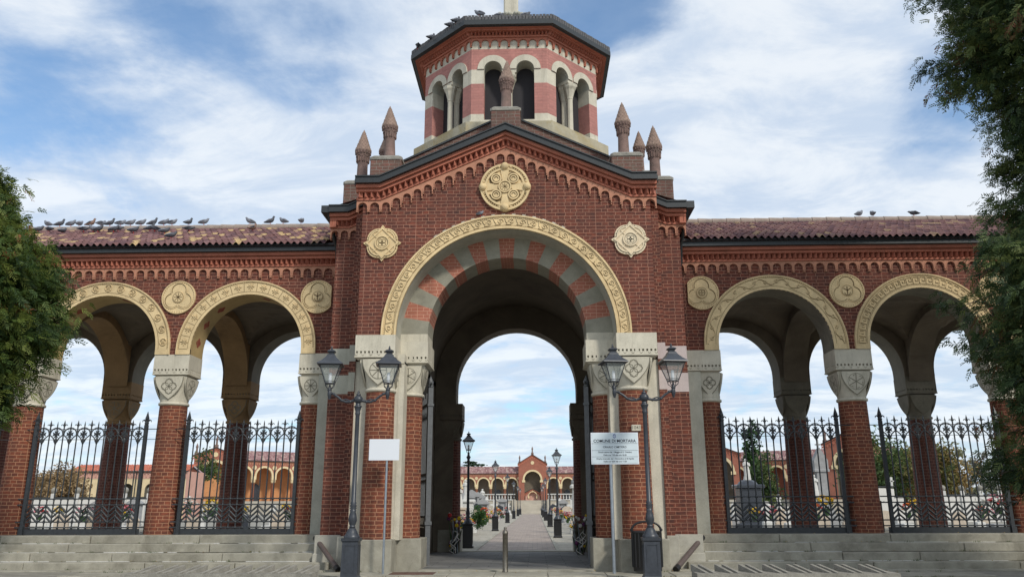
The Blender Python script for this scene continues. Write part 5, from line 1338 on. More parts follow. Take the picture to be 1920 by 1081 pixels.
# ============================================================ FOLIAGE
rng = np.random.default_rng(11)
def leaf_mesh(name, V, F_, U, key, parent, loc):
    me = bpy.data.meshes.new(name); V = V - np.array(loc)
    me.from_pydata(V.tolist(), [], F_.tolist()); uvl = me.uv_layers.new(name='UVMap'); uv = np.zeros((len(F_) * F_.shape[1], 2)); uv[:, 0] = np.repeat(np.clip(U, 0, .999), F_.shape[1]); uvl.data.foreach_set('uv', uv.ravel())
    me.materials.append(M[key]); me.update(); o = bpy.data.objects.new(name, me); COL.objects.link(o); o.parent = parent; ORG[o.name] = Vector(loc); return o
def unit(a): return a / np.maximum(np.linalg.norm(a, axis=-1, keepdims=True), 1e-9)
def sprays(P, D, L, tone, n=11, wd=.012, droop=.25):
    """feathery sprays: P anchors, D axis directions, L lengths -> quads"""
    N = len(P); S = unit(np.cross(D, unit(rng.normal(size=(N, 3))))); Nn = np.cross(D, S); Vs, Us = [], []
    for i in range(n):
        t = i / n; sgn = 1 if i % 2 else -1
        base = P + D * (L * t)[:, None] - np.array([0, 0, 1]) * (L * t * t * droop)[:, None]
        d_ = unit(D * .75 + S * sgn * .75 + rng.normal(size=(N, 3)) * .12 - np.array([0, 0, .25])); l = L * (.50 * (1 - .55 * t)) * rng.uniform(.8, 1.2, N)
        side = unit(np.cross(d_, Nn)) * wd * (1.2 - .4 * t)
        a = base; b = base + d_ * (l * .55)[:, None] + side; c = base + d_ * l[:, None]; e = base + d_ * (l * .55)[:, None] - side
        Vs.append(np.stack([a, b, c, e], 1)); Us.append(tone + rng.normal(size=N) * .05)
    tip = P + D * L[:, None] - np.array([0, 0, 1]) * (L * droop)[:, None]; side = S * wd * .6
    Vs.append(np.stack([P - side, P + side, tip + side * .2, tip - side * .2], 1)); Us.append(tone * .8)
    V = np.concatenate(Vs).reshape(-1, 3); U = np.concatenate(Us); return V, np.arange(len(V)).reshape(-1, 4), U
def conifer(label, ax, ay, zt, table, key, seed, ncl, per, Ls=.30, arc=(PI * .9, PI * 2.1), inset=.3):
    global rng
    rng = np.random.default_rng(seed)
    T = thing('cypress_tree', label, 'tree', (ax, ay, -.05))
    zs = np.array([t[0] for t in table]); Rs = np.array([t[1] for t in table])
    P, D, L, tone = [], [], [], []; br = MB().use('bark')
    for c in range(ncl):
        z = rng.uniform(zs.min(), zs.max()); R_ = np.interp(z, zs, Rs)
        R_ = max(.25, R_ - inset * .55)
        a = rng.uniform(*arc); lump = .93 + .09 * math.sin(a * 9 + z * 2.3 + seed) + .08 * math.sin(z * 7.1 + a * 5); f_ = rng.uniform(.12, 1) ** .35
        R2 = R_ * lump * f_; o = np.array([math.cos(a), math.sin(a), 0.]); ctr = np.array([ax, ay, z]) + o * R2
        sp = .10 + .16 * rng.random(); tn = rng.uniform(.1, .85) * (.5 + .5 * f_); dead = rng.random() < .035
        if c % 5 == 0: br.tube([(ax, ay, z + R2 * .25), tuple(np.array([ax, ay, z + R2 * .15]) + o * R2 * .5), tuple(ctr)], [.04, .025, .008], 4)
        for k in range(per):
            q = ctr + rng.normal(size=3) * sp * np.array([1, 1, .75]); dr = unit(o * rng.uniform(.3, 1.2) + rng.normal(size=3) * .55 + np.array([0, 0, -.35 if not dead else -1.4])); P.append(q); D.append(dr); L.append(Ls * rng.uniform(.6, 1.3) * (1 if f_ > .8 else 1.15)); tone.append(1.0 if dead else tn + rng.normal() * .10)
    V, F_, U = sprays(np.array(P), np.array(D), np.array(L), np.array(tone))
    leaf_mesh('crown', V, F_, U, key, T, (ax, ay, -.05))
    br.lathe([(.32, -.1), (.26, 1), (.2, 4), (.12, 8), (.03, zt)], 10, (ax, ay, 0)); build(br, 'trunk', T); return T
conifer('leafy green cypress tree rising at the left edge of the picture with rusty dead twigs', -10.7, -3.3, 7.5,
        [(2.93, 1.6), (3.17, 1.71), (3.47, 1.89), (3.78, 1.82), (4.13, 2.13), (4.39, 2.3), (4.7, 2.49), (5.02, 2.52), (5.45, 2.42), (5.88, 2.32), (6.22, 1.97), (6.5, 1.55), (6.79, 1.22), (7.07, 1.09), (7.36, 1.02), (7.71, 0.78), (7.8, 0.9)], 'leaf_l', 5, 1500, 17, .23, (PI * 1.0, PI * 2.25), 1.0)
conifer('tall dark cypress tree hanging over the right edge of the picture', 12.6, -3.3, 13,
        [(1.6, 3.48), (1.74, 3.73), (1.93, 3.89), (2.21, 3.99), (2.39, 3.68), (2.72, 3.48), (2.96, 3.77), (3.35, 3.86), (3.74, 3.96), (4.04, 4.04), (4.44, 3.88), (4.85, 3.85), (5.27, 3.96), (5.69, 3.85), (6.0, 3.65), (6.43, 3.28), (6.75, 3.0), (7.03, 3.01), (7.36, 3.08), (7.64, 2.73), (7.98, 2.9), (8.5, 2.96), (9.03, 2.98), (9.45, 3.29), (9.88, 3.6), (10.37, 3.75), (11.0, 3.69), (11.5, 3.59), (13.0, 3.9)], 'leaf_r', 9, 3600, 17, .24, (PI * .85, PI * 1.85), .85)
def leaftree(name, label, x, y, h, r_, key, seed, zc=None, n=900, ls=.22, trunk=True, group=None, sz=1.0, cat='tree', lumps=26):
    global rng
    rng = np.random.default_rng(seed); T = thing(name, label, cat, (x, y, -.1), 0, group); zc = zc or h * .6
    C = unit(rng.normal(size=(lumps, 3))) * rng.uniform(.35, .9, (lumps, 1)) * np.array([r_, r_, (h - zc) * sz]); idx = rng.integers(0, lumps, n); tn = rng.uniform(.05, .95, lumps)
    P = C[idx] + rng.normal(size=(n, 3)) * r_ * .17 + np.array([x, y, zc]); P[:, 2] = np.maximum(P[:, 2], .05)
    a = unit(rng.normal(size=(n, 3))) * ls * rng.uniform(.5, 1.2, (n, 1)); b = unit(np.cross(a, rng.normal(size=(n, 3)))) * ls * .45
    V = np.stack([P - a, P + b, P + a, P - b], 1).reshape(-1, 3); leaf_mesh('crown', V, np.arange(4 * n).reshape(-1, 4), tn[idx] + rng.normal(size=n) * .12, key, T, (x, y, -.1))
    if trunk:
        mb = MB().use('bark'); w = max(.06, r_ * .07); mb.lathe([(w * 1.4, -.1), (w, h * .3), (w * .5, zc)], 8, (x, y, 0))
        for c in C[:12]: mb.tube([(x, y, zc * .7), (x + c[0] * .5, y + c[1] * .5, zc + c[2] * .4), (x + c[0], y + c[1], zc + c[2])], [w * .5, w * .3, w * .1], 4)
        build(mb, 'trunk', T)
    return T
def at(px, py, Y):
    """point at world depth Y seen at the photograph's pixel"""
    v = r * (px - 960) - u * (py - 540.5) + d * 1493.5; t = (Y + 18.04) / v.y; return Vector((.6347, -18.04, 1.35)) + v * t

# ============================================================ FAR BUILDINGS
def far_arcade(label, o, rot, nb, z, lit='far_orange'):
    T = thing('far_arcade', label, 'arcade', (o[0], o[1], z), rot, 'arcades enclosing the cemetery'); P_ = 3.77; Wd = P_ * nb
    def f(mb):
        for i in range(nb): arch_face(mb, P_ * i, P_ * (i + 1), P_ * (i + .5), 1.45, 5.2 - .6, 4.5, 7.2, 0, 14)
    one('far_terra', 'brick_wall', f, T, local=True)
    one(lit, 'back_wall', lambda mb: (mb.face([(0, 4.6, 0), (Wd, 4.6, 0), (Wd, 4.6, 7), (0, 4.6, 7)]), mb.face([(0, 0.2, 6.3), (Wd, .2, 6.3), (Wd, 4.6, 6.3), (0, 4.6, 6.3)]), mb.face([(0, 0, .02), (Wd, 0, .02), (Wd, 4.6, .02), (0, 4.6, .02)]), mb.face([(0, 0, 0), (0, 4.6, 0), (0, 4.6, 7), (0, 0, 7)])), T, local=True)
    def f(mb):
        band(mb, [(0, 7.2), (Wd, 7.2)], -.12, 0, -.2, .05); band(mb, [(0, 7.2), (Wd, 7.2)], -.30, -.22, -.1, .05)
        arcading(mb, [(0, 7.2), (Wd, 7.2)], -.32, .32, -.05, 0, .42, .35, 3)
    one('terra_pale', 'cornice', f, T, local=True)
    one('gutter', 'gutter', lambda mb: mb.box(-.1, Wd + .1, -.36, -.2, 7.2, 7.34), T, local=True)
    def f(mb): tile_roof(mb, 0, Wd, -.32, 7.36, 2.4, 9.2, 'tile_far', .34, 6, .06, 7, 4); mb.use('tile_far'); mb.face([(0, 2.4, 9.2), (Wd, 2.4, 9.2), (Wd, 5.2, 7.3), (0, 5.2, 7.3)], [(.5, .5)] * 4)
    one('tile_far', 'roof', f, T, local=True)
    A = None
    for i in range(nb):
        if A is None: A = one('far_cream', 'archivolt', lambda mb: (ring(mb, 0, 4.6, 1.42, 1.78, 4.5, -.06, .5, 16), mb.prism(circ(P_ / 2, 6.05, .42, 16), -.06, 0)), T, local=True); c = A
        else: c = A.copy(); COL.objects.link(c); c.parent = T
        c.location = (P_ * (i + .5), 0, 0)
    A = None
    for i in range(nb + 1):
        if A is None:
            A = one('brick_col', 'column', lambda mb: mb.lathe([(.36, 0), (.33, 3.3)], 10, (0, .35, 0)), T, local=True)
            K = one('far_cream', 'capital', lambda mb: (mb.lathe([(.34, 3.3), (.42, 3.4), (.5, 3.9)], 8, (0, .35, 0), False, ph=PI / 8), mb.box(-.46, .46, -.08, .75, 3.9, 4.5)), A, local=True); c = A; A.location = (0, 0, 0)
        else: c = copy_tree(A, T, (P_ * i, 0, 0))
    for i in range(nb): # memorial niches on the back wall
        if i % 2: one('marble_dark' if i % 4 == 1 else 'marble', 'wall_memorial', lambda mb: (mb.box(P_ * (i + .5) - .7, P_ * (i + .5) + .7, 4.3, 4.59, .05, 2.6), mb.prism([(P_ * (i + .5) - .8, 2.6), (P_ * (i + .5) + .8, 2.6), (P_ * (i + .5), 3.3)], 4.3, 4.58)), T, local=True)
    return T
def gable_house(name, label, cat, o, rot, z, w, eave, apex, ri, zc, depth=6, wallk='far_terra', pinn=True, dark=True, door=None, group=None):
    T = thing(name, label, cat, (o[0], o[1], z), rot, group); h = w / 2; sl = (apex - eave) / h
    zt = lambda x: eave + sl * (h - abs(x))
    def f(mb):
        arch_face(mb, -h, h, 0, ri, zc, .0, zt, 0, 20) if False else None
        for a, b in ((-h, 0), (0, h)):
            pass
        A = [(-ri, 0)] + arcpts(0, zc, ri, 18) + [(ri, 0)]
        mb.face([(-h, 0, 0), (-ri, 0, 0), (-ri, 0, zt(ri)), (-h, 0, eave)]); mb.face([(ri, 0, 0), (h, 0, 0), (h, 0, eave), (ri, 0, zt(ri))])
        for p, q in zip(A[1:], A[2:-1]): mb.face([(p[0], 0, p[1]), (q[0], 0, q[1]), (q[0], 0, zt(q[0])), (p[0], 0, zt(p[0]))])
        for s in (-1, 1): mb.face([(s * h, 0, 0), (s * h, depth, 0), (s * h, depth, eave), (s * h, 0, eave)])
        mb.face([(-h, depth, 0), (h, depth, 0), (h, depth, eave), (0, depth, apex), (-h, depth, eave)])
        mb.use('vault' if dark else 'far_orange'); soffit(mb, 0, ri, zc, 0, 0, 2.5, 18); mb.face([(-ri, 2.5, 0), (ri, 2.5, 0), (ri, 2.5, zc + ri), (-ri, 2.5, zc + ri)])
    one(wallk, 'wall', f, T, local=True)
    one('far_cream', 'archivolt', lambda mb: (ring(mb, 0, zc, ri, ri * 1.22, zc - .1, -.08, 0, 20), mb.box(-ri * 1.3, -ri * .9, -.2, .5, zc - .65, zc - .1), mb.box(ri * .9, ri * 1.3, -.2, .5, zc - .65, zc - .1), mb.prism(circ(0, (zc + ri * 1.22 + apex) / 2 - .15, ri * .22, 12), -.1, 0)), T, local=True)
    LN = [(-h - .25, eave - .1), (0, apex + .02), (h + .25, eave - .1)]
    one('terra', 'cornice', lambda mb: (band(mb, LN, -.22, -.02, -.25, .1), band(mb, LN, -.42, -.32, -.12, .1), arcading(mb, LN, -.42, .35, -.06, 0, .5, .35, 3)), T, local=True)
    one('gutter', 'gutter', lambda mb: band(mb, LN, 0, .14, -.4, .1), T, local=True)
    def f(mb):
        for s in (-1, 1): mb.face([(s * (h + .3), -.3, eave), (s * (h + .3), depth, eave), (0, depth, apex + .14), (0, -.3, apex + .14)], [(.5 + q, 2.5) for q in range(4)])
    one('tile_far', 'roof', f, T, local=True)
    if pinn:
        for x, zz_ in ((-h + .3, eave), (0, apex), (h - .3, eave)): one('pinn', 'pinnacle', lambda mb: (mb.box(x - .35, x + .35, .1, .8, zz_, zz_ + .6), mb.lathe([(.18, .6), (.16, 1.3), (.24, 1.5), (.24, 1.6), (.0, 2.3)], 8, (x, .45, zz_))), T, local=True)
    if door: one(door, 'door', lambda mb: mb.box(-ri * .98, ri * .98, .3, .4, 0, zc - .2), T, local=True)
    return T
ZP = 2.15
gable_house('far_gatehouse', 'small red brick gable with a tall arch at the far end of the path', 'gatehouse', (0, 199), 0, ZP, 7.4, 9.8, 12.1, 2.15, 5.6, 8)
gable_house('inner_portal', 'little pink arched portal inside the far gatehouse', 'portal', (0, 200.6), 0, ZP, 3.9, 2.3, 3.3, 1.0, 1.5, .8, 'far_pink', False)
far_arcade('distant arcade with cream arches to the left of the far gatehouse', (-3.77 * 7 - 3.65, 200), 0, 7, ZP, 'far_inside')
far_arcade('distant arcade with cream arches to the right of the far gatehouse', (3.65, 200), 0, 7, ZP, 'far_inside')
A_ = 36 * PI / 180
far_arcade('sunlit arcade slanting away behind the left fence panels', (-54.5, 130), A_, 11, ZP)
far_arcade('red roofed arcade slanting behind the statue and conifer on the right', (26, 152), -A_ * .9, 12, ZP, 'far_terra')
gable_house('gabled_chapel', 'orange gabled chapel front seen through the left fence panel', 'chapel', (-57.5, 128.5), .35, ZP, 7.2, 8.0, 9.4, 2.0, 4.9, 8, dark=False, group='gabled chapels in the far arcades')
q = at(1352, 930, 128); gable_house('gabled_chapel', 'gabled chapel with a cream arch just right of the gatehouse pilaster', 'chapel', (q.x, 128), -.25, ZP, 7.2, 7.9, 9.3, 2.2, 4.9, 8, group='gabled chapels in the far arcades', pinn=False)
q = at(1600, 930, 105); gable_house('gabled_chapel', 'gabled chapel with a cream arch hidden behind the second right column', 'chapel', (q.x, 105), -.5, ZP, 7.0, 8.0, 9.6, 2.0, 4.9, 8, group='gabled chapels in the far arcades')
# terrace, balustrade and stairs
def f(mb):
    for s in (-1, 1): a, b = sorted((s * 2.6, s * 90)); mb.box(a, b, 120, 260, -.2, 2.1)
    mb.box(-2.6, 2.6, 121.5, 260, -.2, 2.1)
one('stair', 'terrace', f)['kind'] = 'structure'
T = thing('stone_stairs', 'broad pale stone stairs at the far end of the path', 'stairs', (0, 117, -.1))
def f(mb):
    for i in range(12): mb.box(-2.6, 2.6, 115.5 + i * .5, 122, -.1 + i * .183, -.1 + (i + 1) * .183)
one('stair', 'steps', f, T); one('stair', 'side_wall', lambda mb: [mb.box(s * 2.85 - .25, s * 2.85 + .25, 115.5, 120, -.1, 2.2) for s in (-1, 1)], T)
for s, nm in ((-1, 'left'), (1, 'right')):
    T = thing('balustrade', 'pale stone balustrade on the terrace %s of the far stairs' % nm, 'balustrade', (s * 14, 120, 2.1), 0, 'terrace balustrades')
    a, b = sorted((s * 2.7, s * 32)); one('marble', 'rail', lambda mb: (mb.box(a, b, 119.85, 120.15, 2.1, 2.25), mb.box(a, b, 119.8, 120.2, 3.0, 3.15)), T)
    n = 60; bl = None
    for i in range(n):
        x = a + (b - a) * (i + .5) / n
        if bl is None: bl = one('marble', 'baluster', lambda mb: mb.lathe([(.09, 0), (.06, .12), (.12, .3), (.06, .55), (.09, .75)], 6), T, local=True); c = bl
        else: c = bl.copy(); COL.objects.link(c); c.parent = T
        c.location = (x - s * 14, 0, .15)
# pink building row at far left
q0, q1 = at(128, 930, 70), at(346, 930, 70)
T = thing('pink_burial_chapel', 'long pink building with an orange tiled roof and dark arches behind the left fences', 'building', (q0.x, 70, -.1)); w = q1.x - q0.x
def f(mb):
    n = 5; bw = w / n
    for i in range(n): arch_face(mb, bw * i, bw * (i + 1), bw * (i + .5), .62, 3.2, 0, 5.1, 0, 12)
    mb.use('far_pink'); mb.face([(0, 0, 0), (0, 5, 0), (0, 5, 5.1), (0, 0, 5.1)]); mb.face([(w, 0, 0), (w, 5, 0), (w, 5, 5.1), (w, 0, 5.1)])
    mb.use('soffit_grey'); mb.face([(0, 1.2, 0), (w, 1.2, 0), (w, 1.2, 5), (0, 1.2, 5)])
    for i in range(n): soffit(mb, bw * (i + .5), .62, 3.2, 0, 0, 1.2, 12)
one('far_cream', 'wall', f, T, local=True)
one('far_pink', 'cornice', lambda mb: (band(mb, [(0, 5.1)] + [(w, 5.1)], -.75, -.1, -.05, 0), arcading(mb, [(0, 5.1), (w, 5.1)], -.2, .4, -.1, -.05, .4, .35, 3)), T, local=True)
one('gutter', 'gutter', lambda mb: mb.box(-.2, w + .2, -.3, -.1, 5.05, 5.16), T, local=True)
one('tile_red', 'roof', lambda mb: (tile_roof(mb, -.2, w + .2, -.3, 5.15, 2.3, 5.95, 'tile_red', .3, 5, .04, 3, 4),), T, local=True)
for i in range(3): one('gutter', 'downpipe', lambda mb: mb.tube([(w * (.37 + .2 * i), -.12, 5.0), (w * (.37 + .2 * i), -.12, .4)], .05, 6), T, local=True)
q = at(352, 930, 76); gable_house('lunette_chapel', 'small pink gabled chapel with a white door and dark lunette', 'chapel', (q.x, 76), .25, -.1, 2.5, 4.9, 6.0, 1.0, 2.9, 2.2, 'far_pink', False, door='plaster_w')
# white walls
def wall_posts(label, pa, pb, Y, zt, npost, key='plaster_w'):
    a, b = at(pa, 950, Y).x, at(pb, 950, Y).x; T = thing('cemetery_wall', label, 'wall', ((a + b) / 2, Y, -.1)); one(key, 'wall', lambda mb: mb.box(a, b, Y, Y + .3, -.1, zt), T)
    one('gutter', 'coping', lambda mb: mb.box(a, b, Y - .08, Y + .38, zt, zt + .08), T)
    for i in range(npost):
        x = a + (b - a) * (i + .5) / npost; p = one('marble', 'post', lambda mb: mb.box(x - .15, x + .15, Y - .12, Y, -.1, zt + .35), T); one('concrete', 'urn', lambda mb: mb.lathe([(.1, 0), (.2, .12), (.22, .3), (.12, .42), (.02, .46)], 8, (x, Y, zt + .35)), p)
wall_posts('whitewashed niche wall with urns behind the left fences', 30, 300, 44, 1.95, 6); wall_posts('whitewashed wall with short posts behind the right fence', 1755, 1930, 50, 2.0, 5)
q0, q1 = at(1625, 950, 48), at(1690, 950, 48)
T = thing('white_tomb_house', 'white tomb house with a stepped sloping parapet and a small cross', 'tomb', (q0.x, 48, -.1)); w = q1.x - q0.x
one('plaster_w', 'wall', lambda mb: mb.prism([(0, 0), (w * 1.6, 0), (w * 1.6, 1.1), (w * 1.35, 1.1), (w * 1.35, 1.5), (w * 1.1, 1.5), (w * 1.1, 1.95), (w * .85, 1.95), (w * .85, 2.6), (0, 2.75)], 0, 3), T, local=True)
one('gutter', 'coping', lambda mb: [mb.box(a, b, -.1, 3, z_, z_ + .07) for a, b, z_ in ((0, w * .9, 2.74), (w * .85, w * 1.15, 1.96), (w * 1.1, w * 1.4, 1.51), (w * 1.35, w * 1.65, 1.11))], T, local=True)
one('marble', 'cross', lambda mb: (mb.box(w * .8, w * .86, .1, .2, 2.7, 3.5), mb.box(w * .72, w * .94, .1, .2, 3.15, 3.23)), T, local=True)

# ============================================================ GRAVES, STATUES, FLOWERS
def statue(mb, x, y, z, h, key='marble'):
    """draped standing figure, continuous body with head and folded arms"""
    mb.use(key); prof = [(0, .15), (.05, .155), (.25, .12), (.45, .115), (.56, .10), (.66, .12), (.78, .125), (.83, .10), (.855, .045), (.875, .04), (.90, .062), (.945, .068), (.985, .045), (1, .005)]
    rows = []
    for t, r_ in prof:
        rows.append([(x + h * r_ * 1.15 * math.cos(a) * (1 + (.10 * math.sin(a * 7 + t * 9) if t < .6 else 0)) + h * .02 * math.sin(t * 6), y + h * r_ * .8 * math.sin(a) * (1 + (.1 * math.cos(a * 6) if t < .6 else 0)), z + h * t) for a in [2 * PI * k / 16 for k in range(16)]])
    mb.grid(rows, True, None, True)
    for e in (-1, 1): mb.tube([(x + e * h * .125, y, z + h * .79), (x + e * h * .15, y - h * .05, z + h * .66), (x + e * h * .03, y - h * .12, z + h * .70)], [h * .04, h * .035, h * .025], 6)
def grave(kind):
    T = thing('grave', 'g', 'grave', (0, 0, -.1), 0, 'graves of the cemetery')
    k1, k2 = [('marble_grey', 'marble_beige'), ('marble', 'marble'), ('marble_dark', 'marble_dark'), ('marble_beige', 'marble'), ('marble', 'marble_grey')][kind]
    one(k1, 'ledger', lambda mb: (mb.cbox(-.5, .5, -1.9, .1, 0, .22, .03), mb.cbox(-.42, .42, -1.75, -.25, .22, .30, .02)), T, local=True)
    if kind == 0: one(k2, 'headstone', lambda mb: mb.prism([(-.42, .2), (.42, .2), (.42, 1.0)] + [(.42 * math.cos(a), 1.0 + .25 * math.sin(a)) for a in [PI * i / 10 for i in range(1, 10)]] + [(-.42, 1.0)], -.05, .12), T, local=True)
    elif kind == 1: one(k2, 'stone_cross', lambda mb: (mb.cbox(-.3, .3, -.25, .25, .2, .75, .04), mb.box(-.09, .09, -.08, .08, .75, 1.9), mb.box(-.34, .34, -.079, .079, 1.38, 1.55)), T, local=True)
    elif kind == 2: one(k2, 'headstone', lambda mb: mb.prism([(-.5, .2), (.5, .2), (.5, 1.25), (0, 1.5), (-.5, 1.1)], -.06, .1), T, local=True)
    elif kind == 3:
        one(k1, 'pedestal', lambda mb: (mb.cbox(-.42, .42, -.3, .3, .2, .45, .03), mb.cbox(-.34, .34, -.24, .24, .45, 1.25, .03), mb.cbox(-.42, .42, -.3, .3, 1.25, 1.37, .03)), T, local=True); one(k2, 'statue', lambda mb: statue(mb, 0, 0, 1.37, 1.1), T, local=True)
    else: one(k2, 'aedicule', lambda mb: (mb.box(-.55, .55, -.15, .25, .2, .4), mb.box(-.52, -.38, -.12, .2, .4, 1.7), mb.box(.38, .52, -.12, .2, .4, 1.7), mb.box(-.38, .38, .05, .2, .4, 1.7), mb.prism([(-.62, 1.7), (.62, 1.7), (.62, 1.82), (0, 2.2), (-.62, 1.82)], -.2, .28)), T, local=True)
    return T
KN = ['rounded beige headstone', 'white stone cross', 'black granite headstone', 'small draped statue grave', 'white pedimented tomb']
GR = {}; RK = ['nearest', 'second nearest', 'third nearest', 'fourth nearest', 'fifth nearest', 'sixth nearest', 'seventh nearest', 'eighth nearest', 'ninth nearest', 'tenth nearest']
cc = {}
def put_grave(k, x, y, rot, sc, where):
    cc[(k, where)] = cc.get((k, where), 0) + 1; n_ = cc[(k, where)] - 1
    lab = KN[k] + ', ' + (RK[n_] if n_ < 10 else 'one of the farthest') + ' ' + where
    if k not in GR: GR[k] = grave(k); GR[k].location = (x, y, -.1); GR[k].rotation_euler = (0, 0, rot); GR[k].scale = (sc,) * 3; GR[k]['label'] = lab
    else: copy_tree(GR[k], None, (x, y, -.1), rot, lab, sc)
random.seed(42)
for s, nm in ((-1, 'left of the path'), (1, 'right of the path')):
    y = 13.5
    for i in range(15):
        put_grave([0, 2, 4, 3, 1][(i + (s > 0) * 2) % 5] if i else 2, s * (3.35 + random.uniform(-.1, .2)), y, -s * PI / 2 * .0 + random.uniform(-.05, .05), random.uniform(.85, 1.1), nm); y += 3.0 + i * .55
    y = 17
    for i in range(10): put_grave(random.choice([1, 3, 4, 4, 3]), s * (5.2 + random.uniform(-.3, .3)), y, random.uniform(-.05, .05), random.uniform(1.0, 1.3), 'in the second row ' + nm); y += 4 + i * .5
for s, nm in ((-1, 'behind the left fences'), (1, 'behind the right fences')):
    for Y, stp in ((24, 1.5), (35, 1.9)):
        lo, hi = (at(30, 950, Y).x, at(575, 950, Y).x) if s < 0 else (at(1345, 950, Y).x, at(1900, 950, Y).x)
        x = lo + .4; i = 0
        while x < hi:
            put_grave(random.choice([0, 0, 1, 2, 0, 1]) if Y < 30 else random.choice([0, 1, 3, 4, 1]), x, Y + random.uniform(-1.2, 1.2), random.uniform(-.1, .1), random.uniform(.7, .9), nm); x += stp * random.uniform(.8, 1.5)
# flowers
def bouquet_mesh(cols, n=22, r_=.22, seed=1):
    random.seed(seed); mb = MB().use('green_can') if False else MB().use('leaf_solid')
    for i in range(26):
        a = random.uniform(0, 2 * PI); p = Vector((math.cos(a) * r_ * random.random(), math.sin(a) * r_ * random.random(), .12 + .18 * random.random())); q_ = p + Vector((math.cos(a) * .12, math.sin(a) * .12, .10 * random.random())); s_ = Vector((-math.sin(a), math.cos(a), 0)) * .03
        mb.face([p - s_, p + s_, q_ + s_ * .3, q_ - s_ * .3])
    mb.lathe([(.07, 0), (.09, .1), (.11, .16)], 8)
    for i in range(n):
        a = random.uniform(0, 2 * PI); e = random.random() ** .5; k_ = random.choice(cols); mb.use(k_); c = (math.cos(a) * r_ * e, math.sin(a) * r_ * e, .24 + .18 * (1 - e * e) + random.uniform(-.03, .04)); rr = random.uniform(.04, .065)
        for pt in range(6):
            b = 2 * PI * pt / 6 + i; mb.face([c, (c[0] + rr * math.cos(b - .4), c[1] + rr * math.sin(b - .4), c[2] + rr * .5), (c[0] + rr * 1.3 * math.cos(b), c[1] + rr * 1.3 * math.sin(b), c[2] + rr * .25), (c[0] + rr * math.cos(b + .4), c[1] + rr * math.sin(b + .4), c[2] + rr * .5)])
        mb.ball((c[0], c[1], c[2] + .01), rr * .55, 6, 4)
    return mb
M['leaf_solid'] = plain('flower_leaves', (.03, .07, .02), .7, 0, .3)
BQ = [build(bouquet_mesh(c_, seed=i), 'flower_bunch').data for i, c_ in enumerate((['fl_yellow'], ['fl_orange', 'fl_red'], ['fl_pink', 'fl_white'], ['fl_white'], ['fl_red', 'fl_pink'], ['fl_orange', 'fl_yellow', 'fl_pink']))]
for o in [o for o in bpy.data.objects if o.name.startswith('flower_bunch')]: bpy.data.objects.remove(o)
FN = ['bright yellow', 'orange and red', 'pink and white', 'white', 'red and pink', 'mixed orange, yellow and pink']; fc = {}
def flowers(k, x, y, z, sc, where):
    fc[(k, where)] = fc.get((k, where), 0) + 1; n_ = fc[(k, where)] - 1
    o = bpy.data.objects.new('flower_bunch', BQ[k]); COL.objects.link(o); o.location = (x, y, z); o.scale = (sc,) * 3; o.rotation_euler = (0, 0, random.uniform(0, 6))
    tag(o, '%s flowers, %s %s' % (FN[k], RK[n_] if n_ < 10 else 'number %d' % (n_ + 1), where), 'flowers', 'flower bunches on the graves')
random.seed(77)
for s, nm in ((-1, 'left of the path'), (1, 'right of the path')):
    y = 12.3
    for i in range(34): flowers([1, 5, 0, 2, 3, 4, 0, 2][i % 8 if s < 0 else (i + 3) % 8], s * (2.35 + random.uniform(0, 1.0)), y, .05 + random.uniform(0, .55), random.uniform(.9, 1.4), nm); y += .65 + i * .08
for s, nm in ((-1, 'behind the left fences'), (1, 'behind the right fences')):
    for i in range(14):
        px = random.uniform(60, 570) if s < 0 else random.uniform(1350, 1890); Y = random.choice([19.5, 20.5, 24, 31]); p = at(px, 950, Y); flowers(random.choice([0, 0, 3, 4, 2, 1]), p.x, Y, .45 + random.uniform(0, .5), random.uniform(1.2, 2.0), nm)
# particular monuments
p = at(1405, 950, 30); T = thing('tall_monument', 'black stone monument carrying a white standing statue behind the right fence', 'monument', (p.x, 30, -.1))
one('marble_dark', 'pedestal', lambda mb: (mb.cbox(-.9, .9, -.9, .9, 0, .4, .04), mb.cbox(-.62, .62, -.6, .6, .4, 2.35, .04), mb.cbox(-.78, .78, -.75, .75, 2.35, 2.55, .05), mb.lathe([(.6, 2.55), (.5, 2.7), (.3, 2.8)], 10)), T, local=True)
one('marble', 'statue', lambda mb: statue(mb, 0, 0, 2.78, 1.25), T, local=True)
for e in (-1, 1): one('marble', 'small_figure', lambda mb: statue(mb, e * 1.0, -.3, .8, .8), T, local=True); one('marble_grey', 'side_block', lambda mb: mb.cbox(e * 1.0 - .25, e * 1.0 + .25, -.55, -.05, 0, .8, .03), T, local=True)
p = at(1545, 950, 42); T = thing('gothic_stele', 'tall grey stone stele with a steep gabled top behind the right fence', 'monument', (p.x, 42, -.1))
one('marble_grey', 'base', lambda mb: (mb.cbox(-.9, .9, -.6, .6, 0, .7, .05), mb.cbox(-.6, .6, -.45, .45, .7, 1.2, .05)), T, local=True); one('marble_grey', 'shaft', lambda mb: mb.box(-.36, .36, -.3, .3, 1.2, 3.7), T, local=True)
one('marble', 'figure', lambda mb: statue(mb, -.62, -.3, 2.0, 1.5), T, local=True); one('marble_grey', 'gabled_top', lambda mb: (mb.cbox(-.55, .55, -.4, .4, 3.7, 3.9, .04), mb.prism([(-.5, 3.9), (.5, 3.9), (.5, 4.5), (0, 5.4), (-.5, 4.5)], -.35, .35), mb.box(-.05, .05, -.05, .05, 5.3, 6.0), mb.box(-.2, .2, -.04, .04, 5.6, 5.7)), T, local=True)
p = at(1086, 950, 26); T = thing('white_pillar_tomb', 'white pillar tomb crowned by a carved urn beside the right passage wall', 'monument', (p.x, 26, -.1))
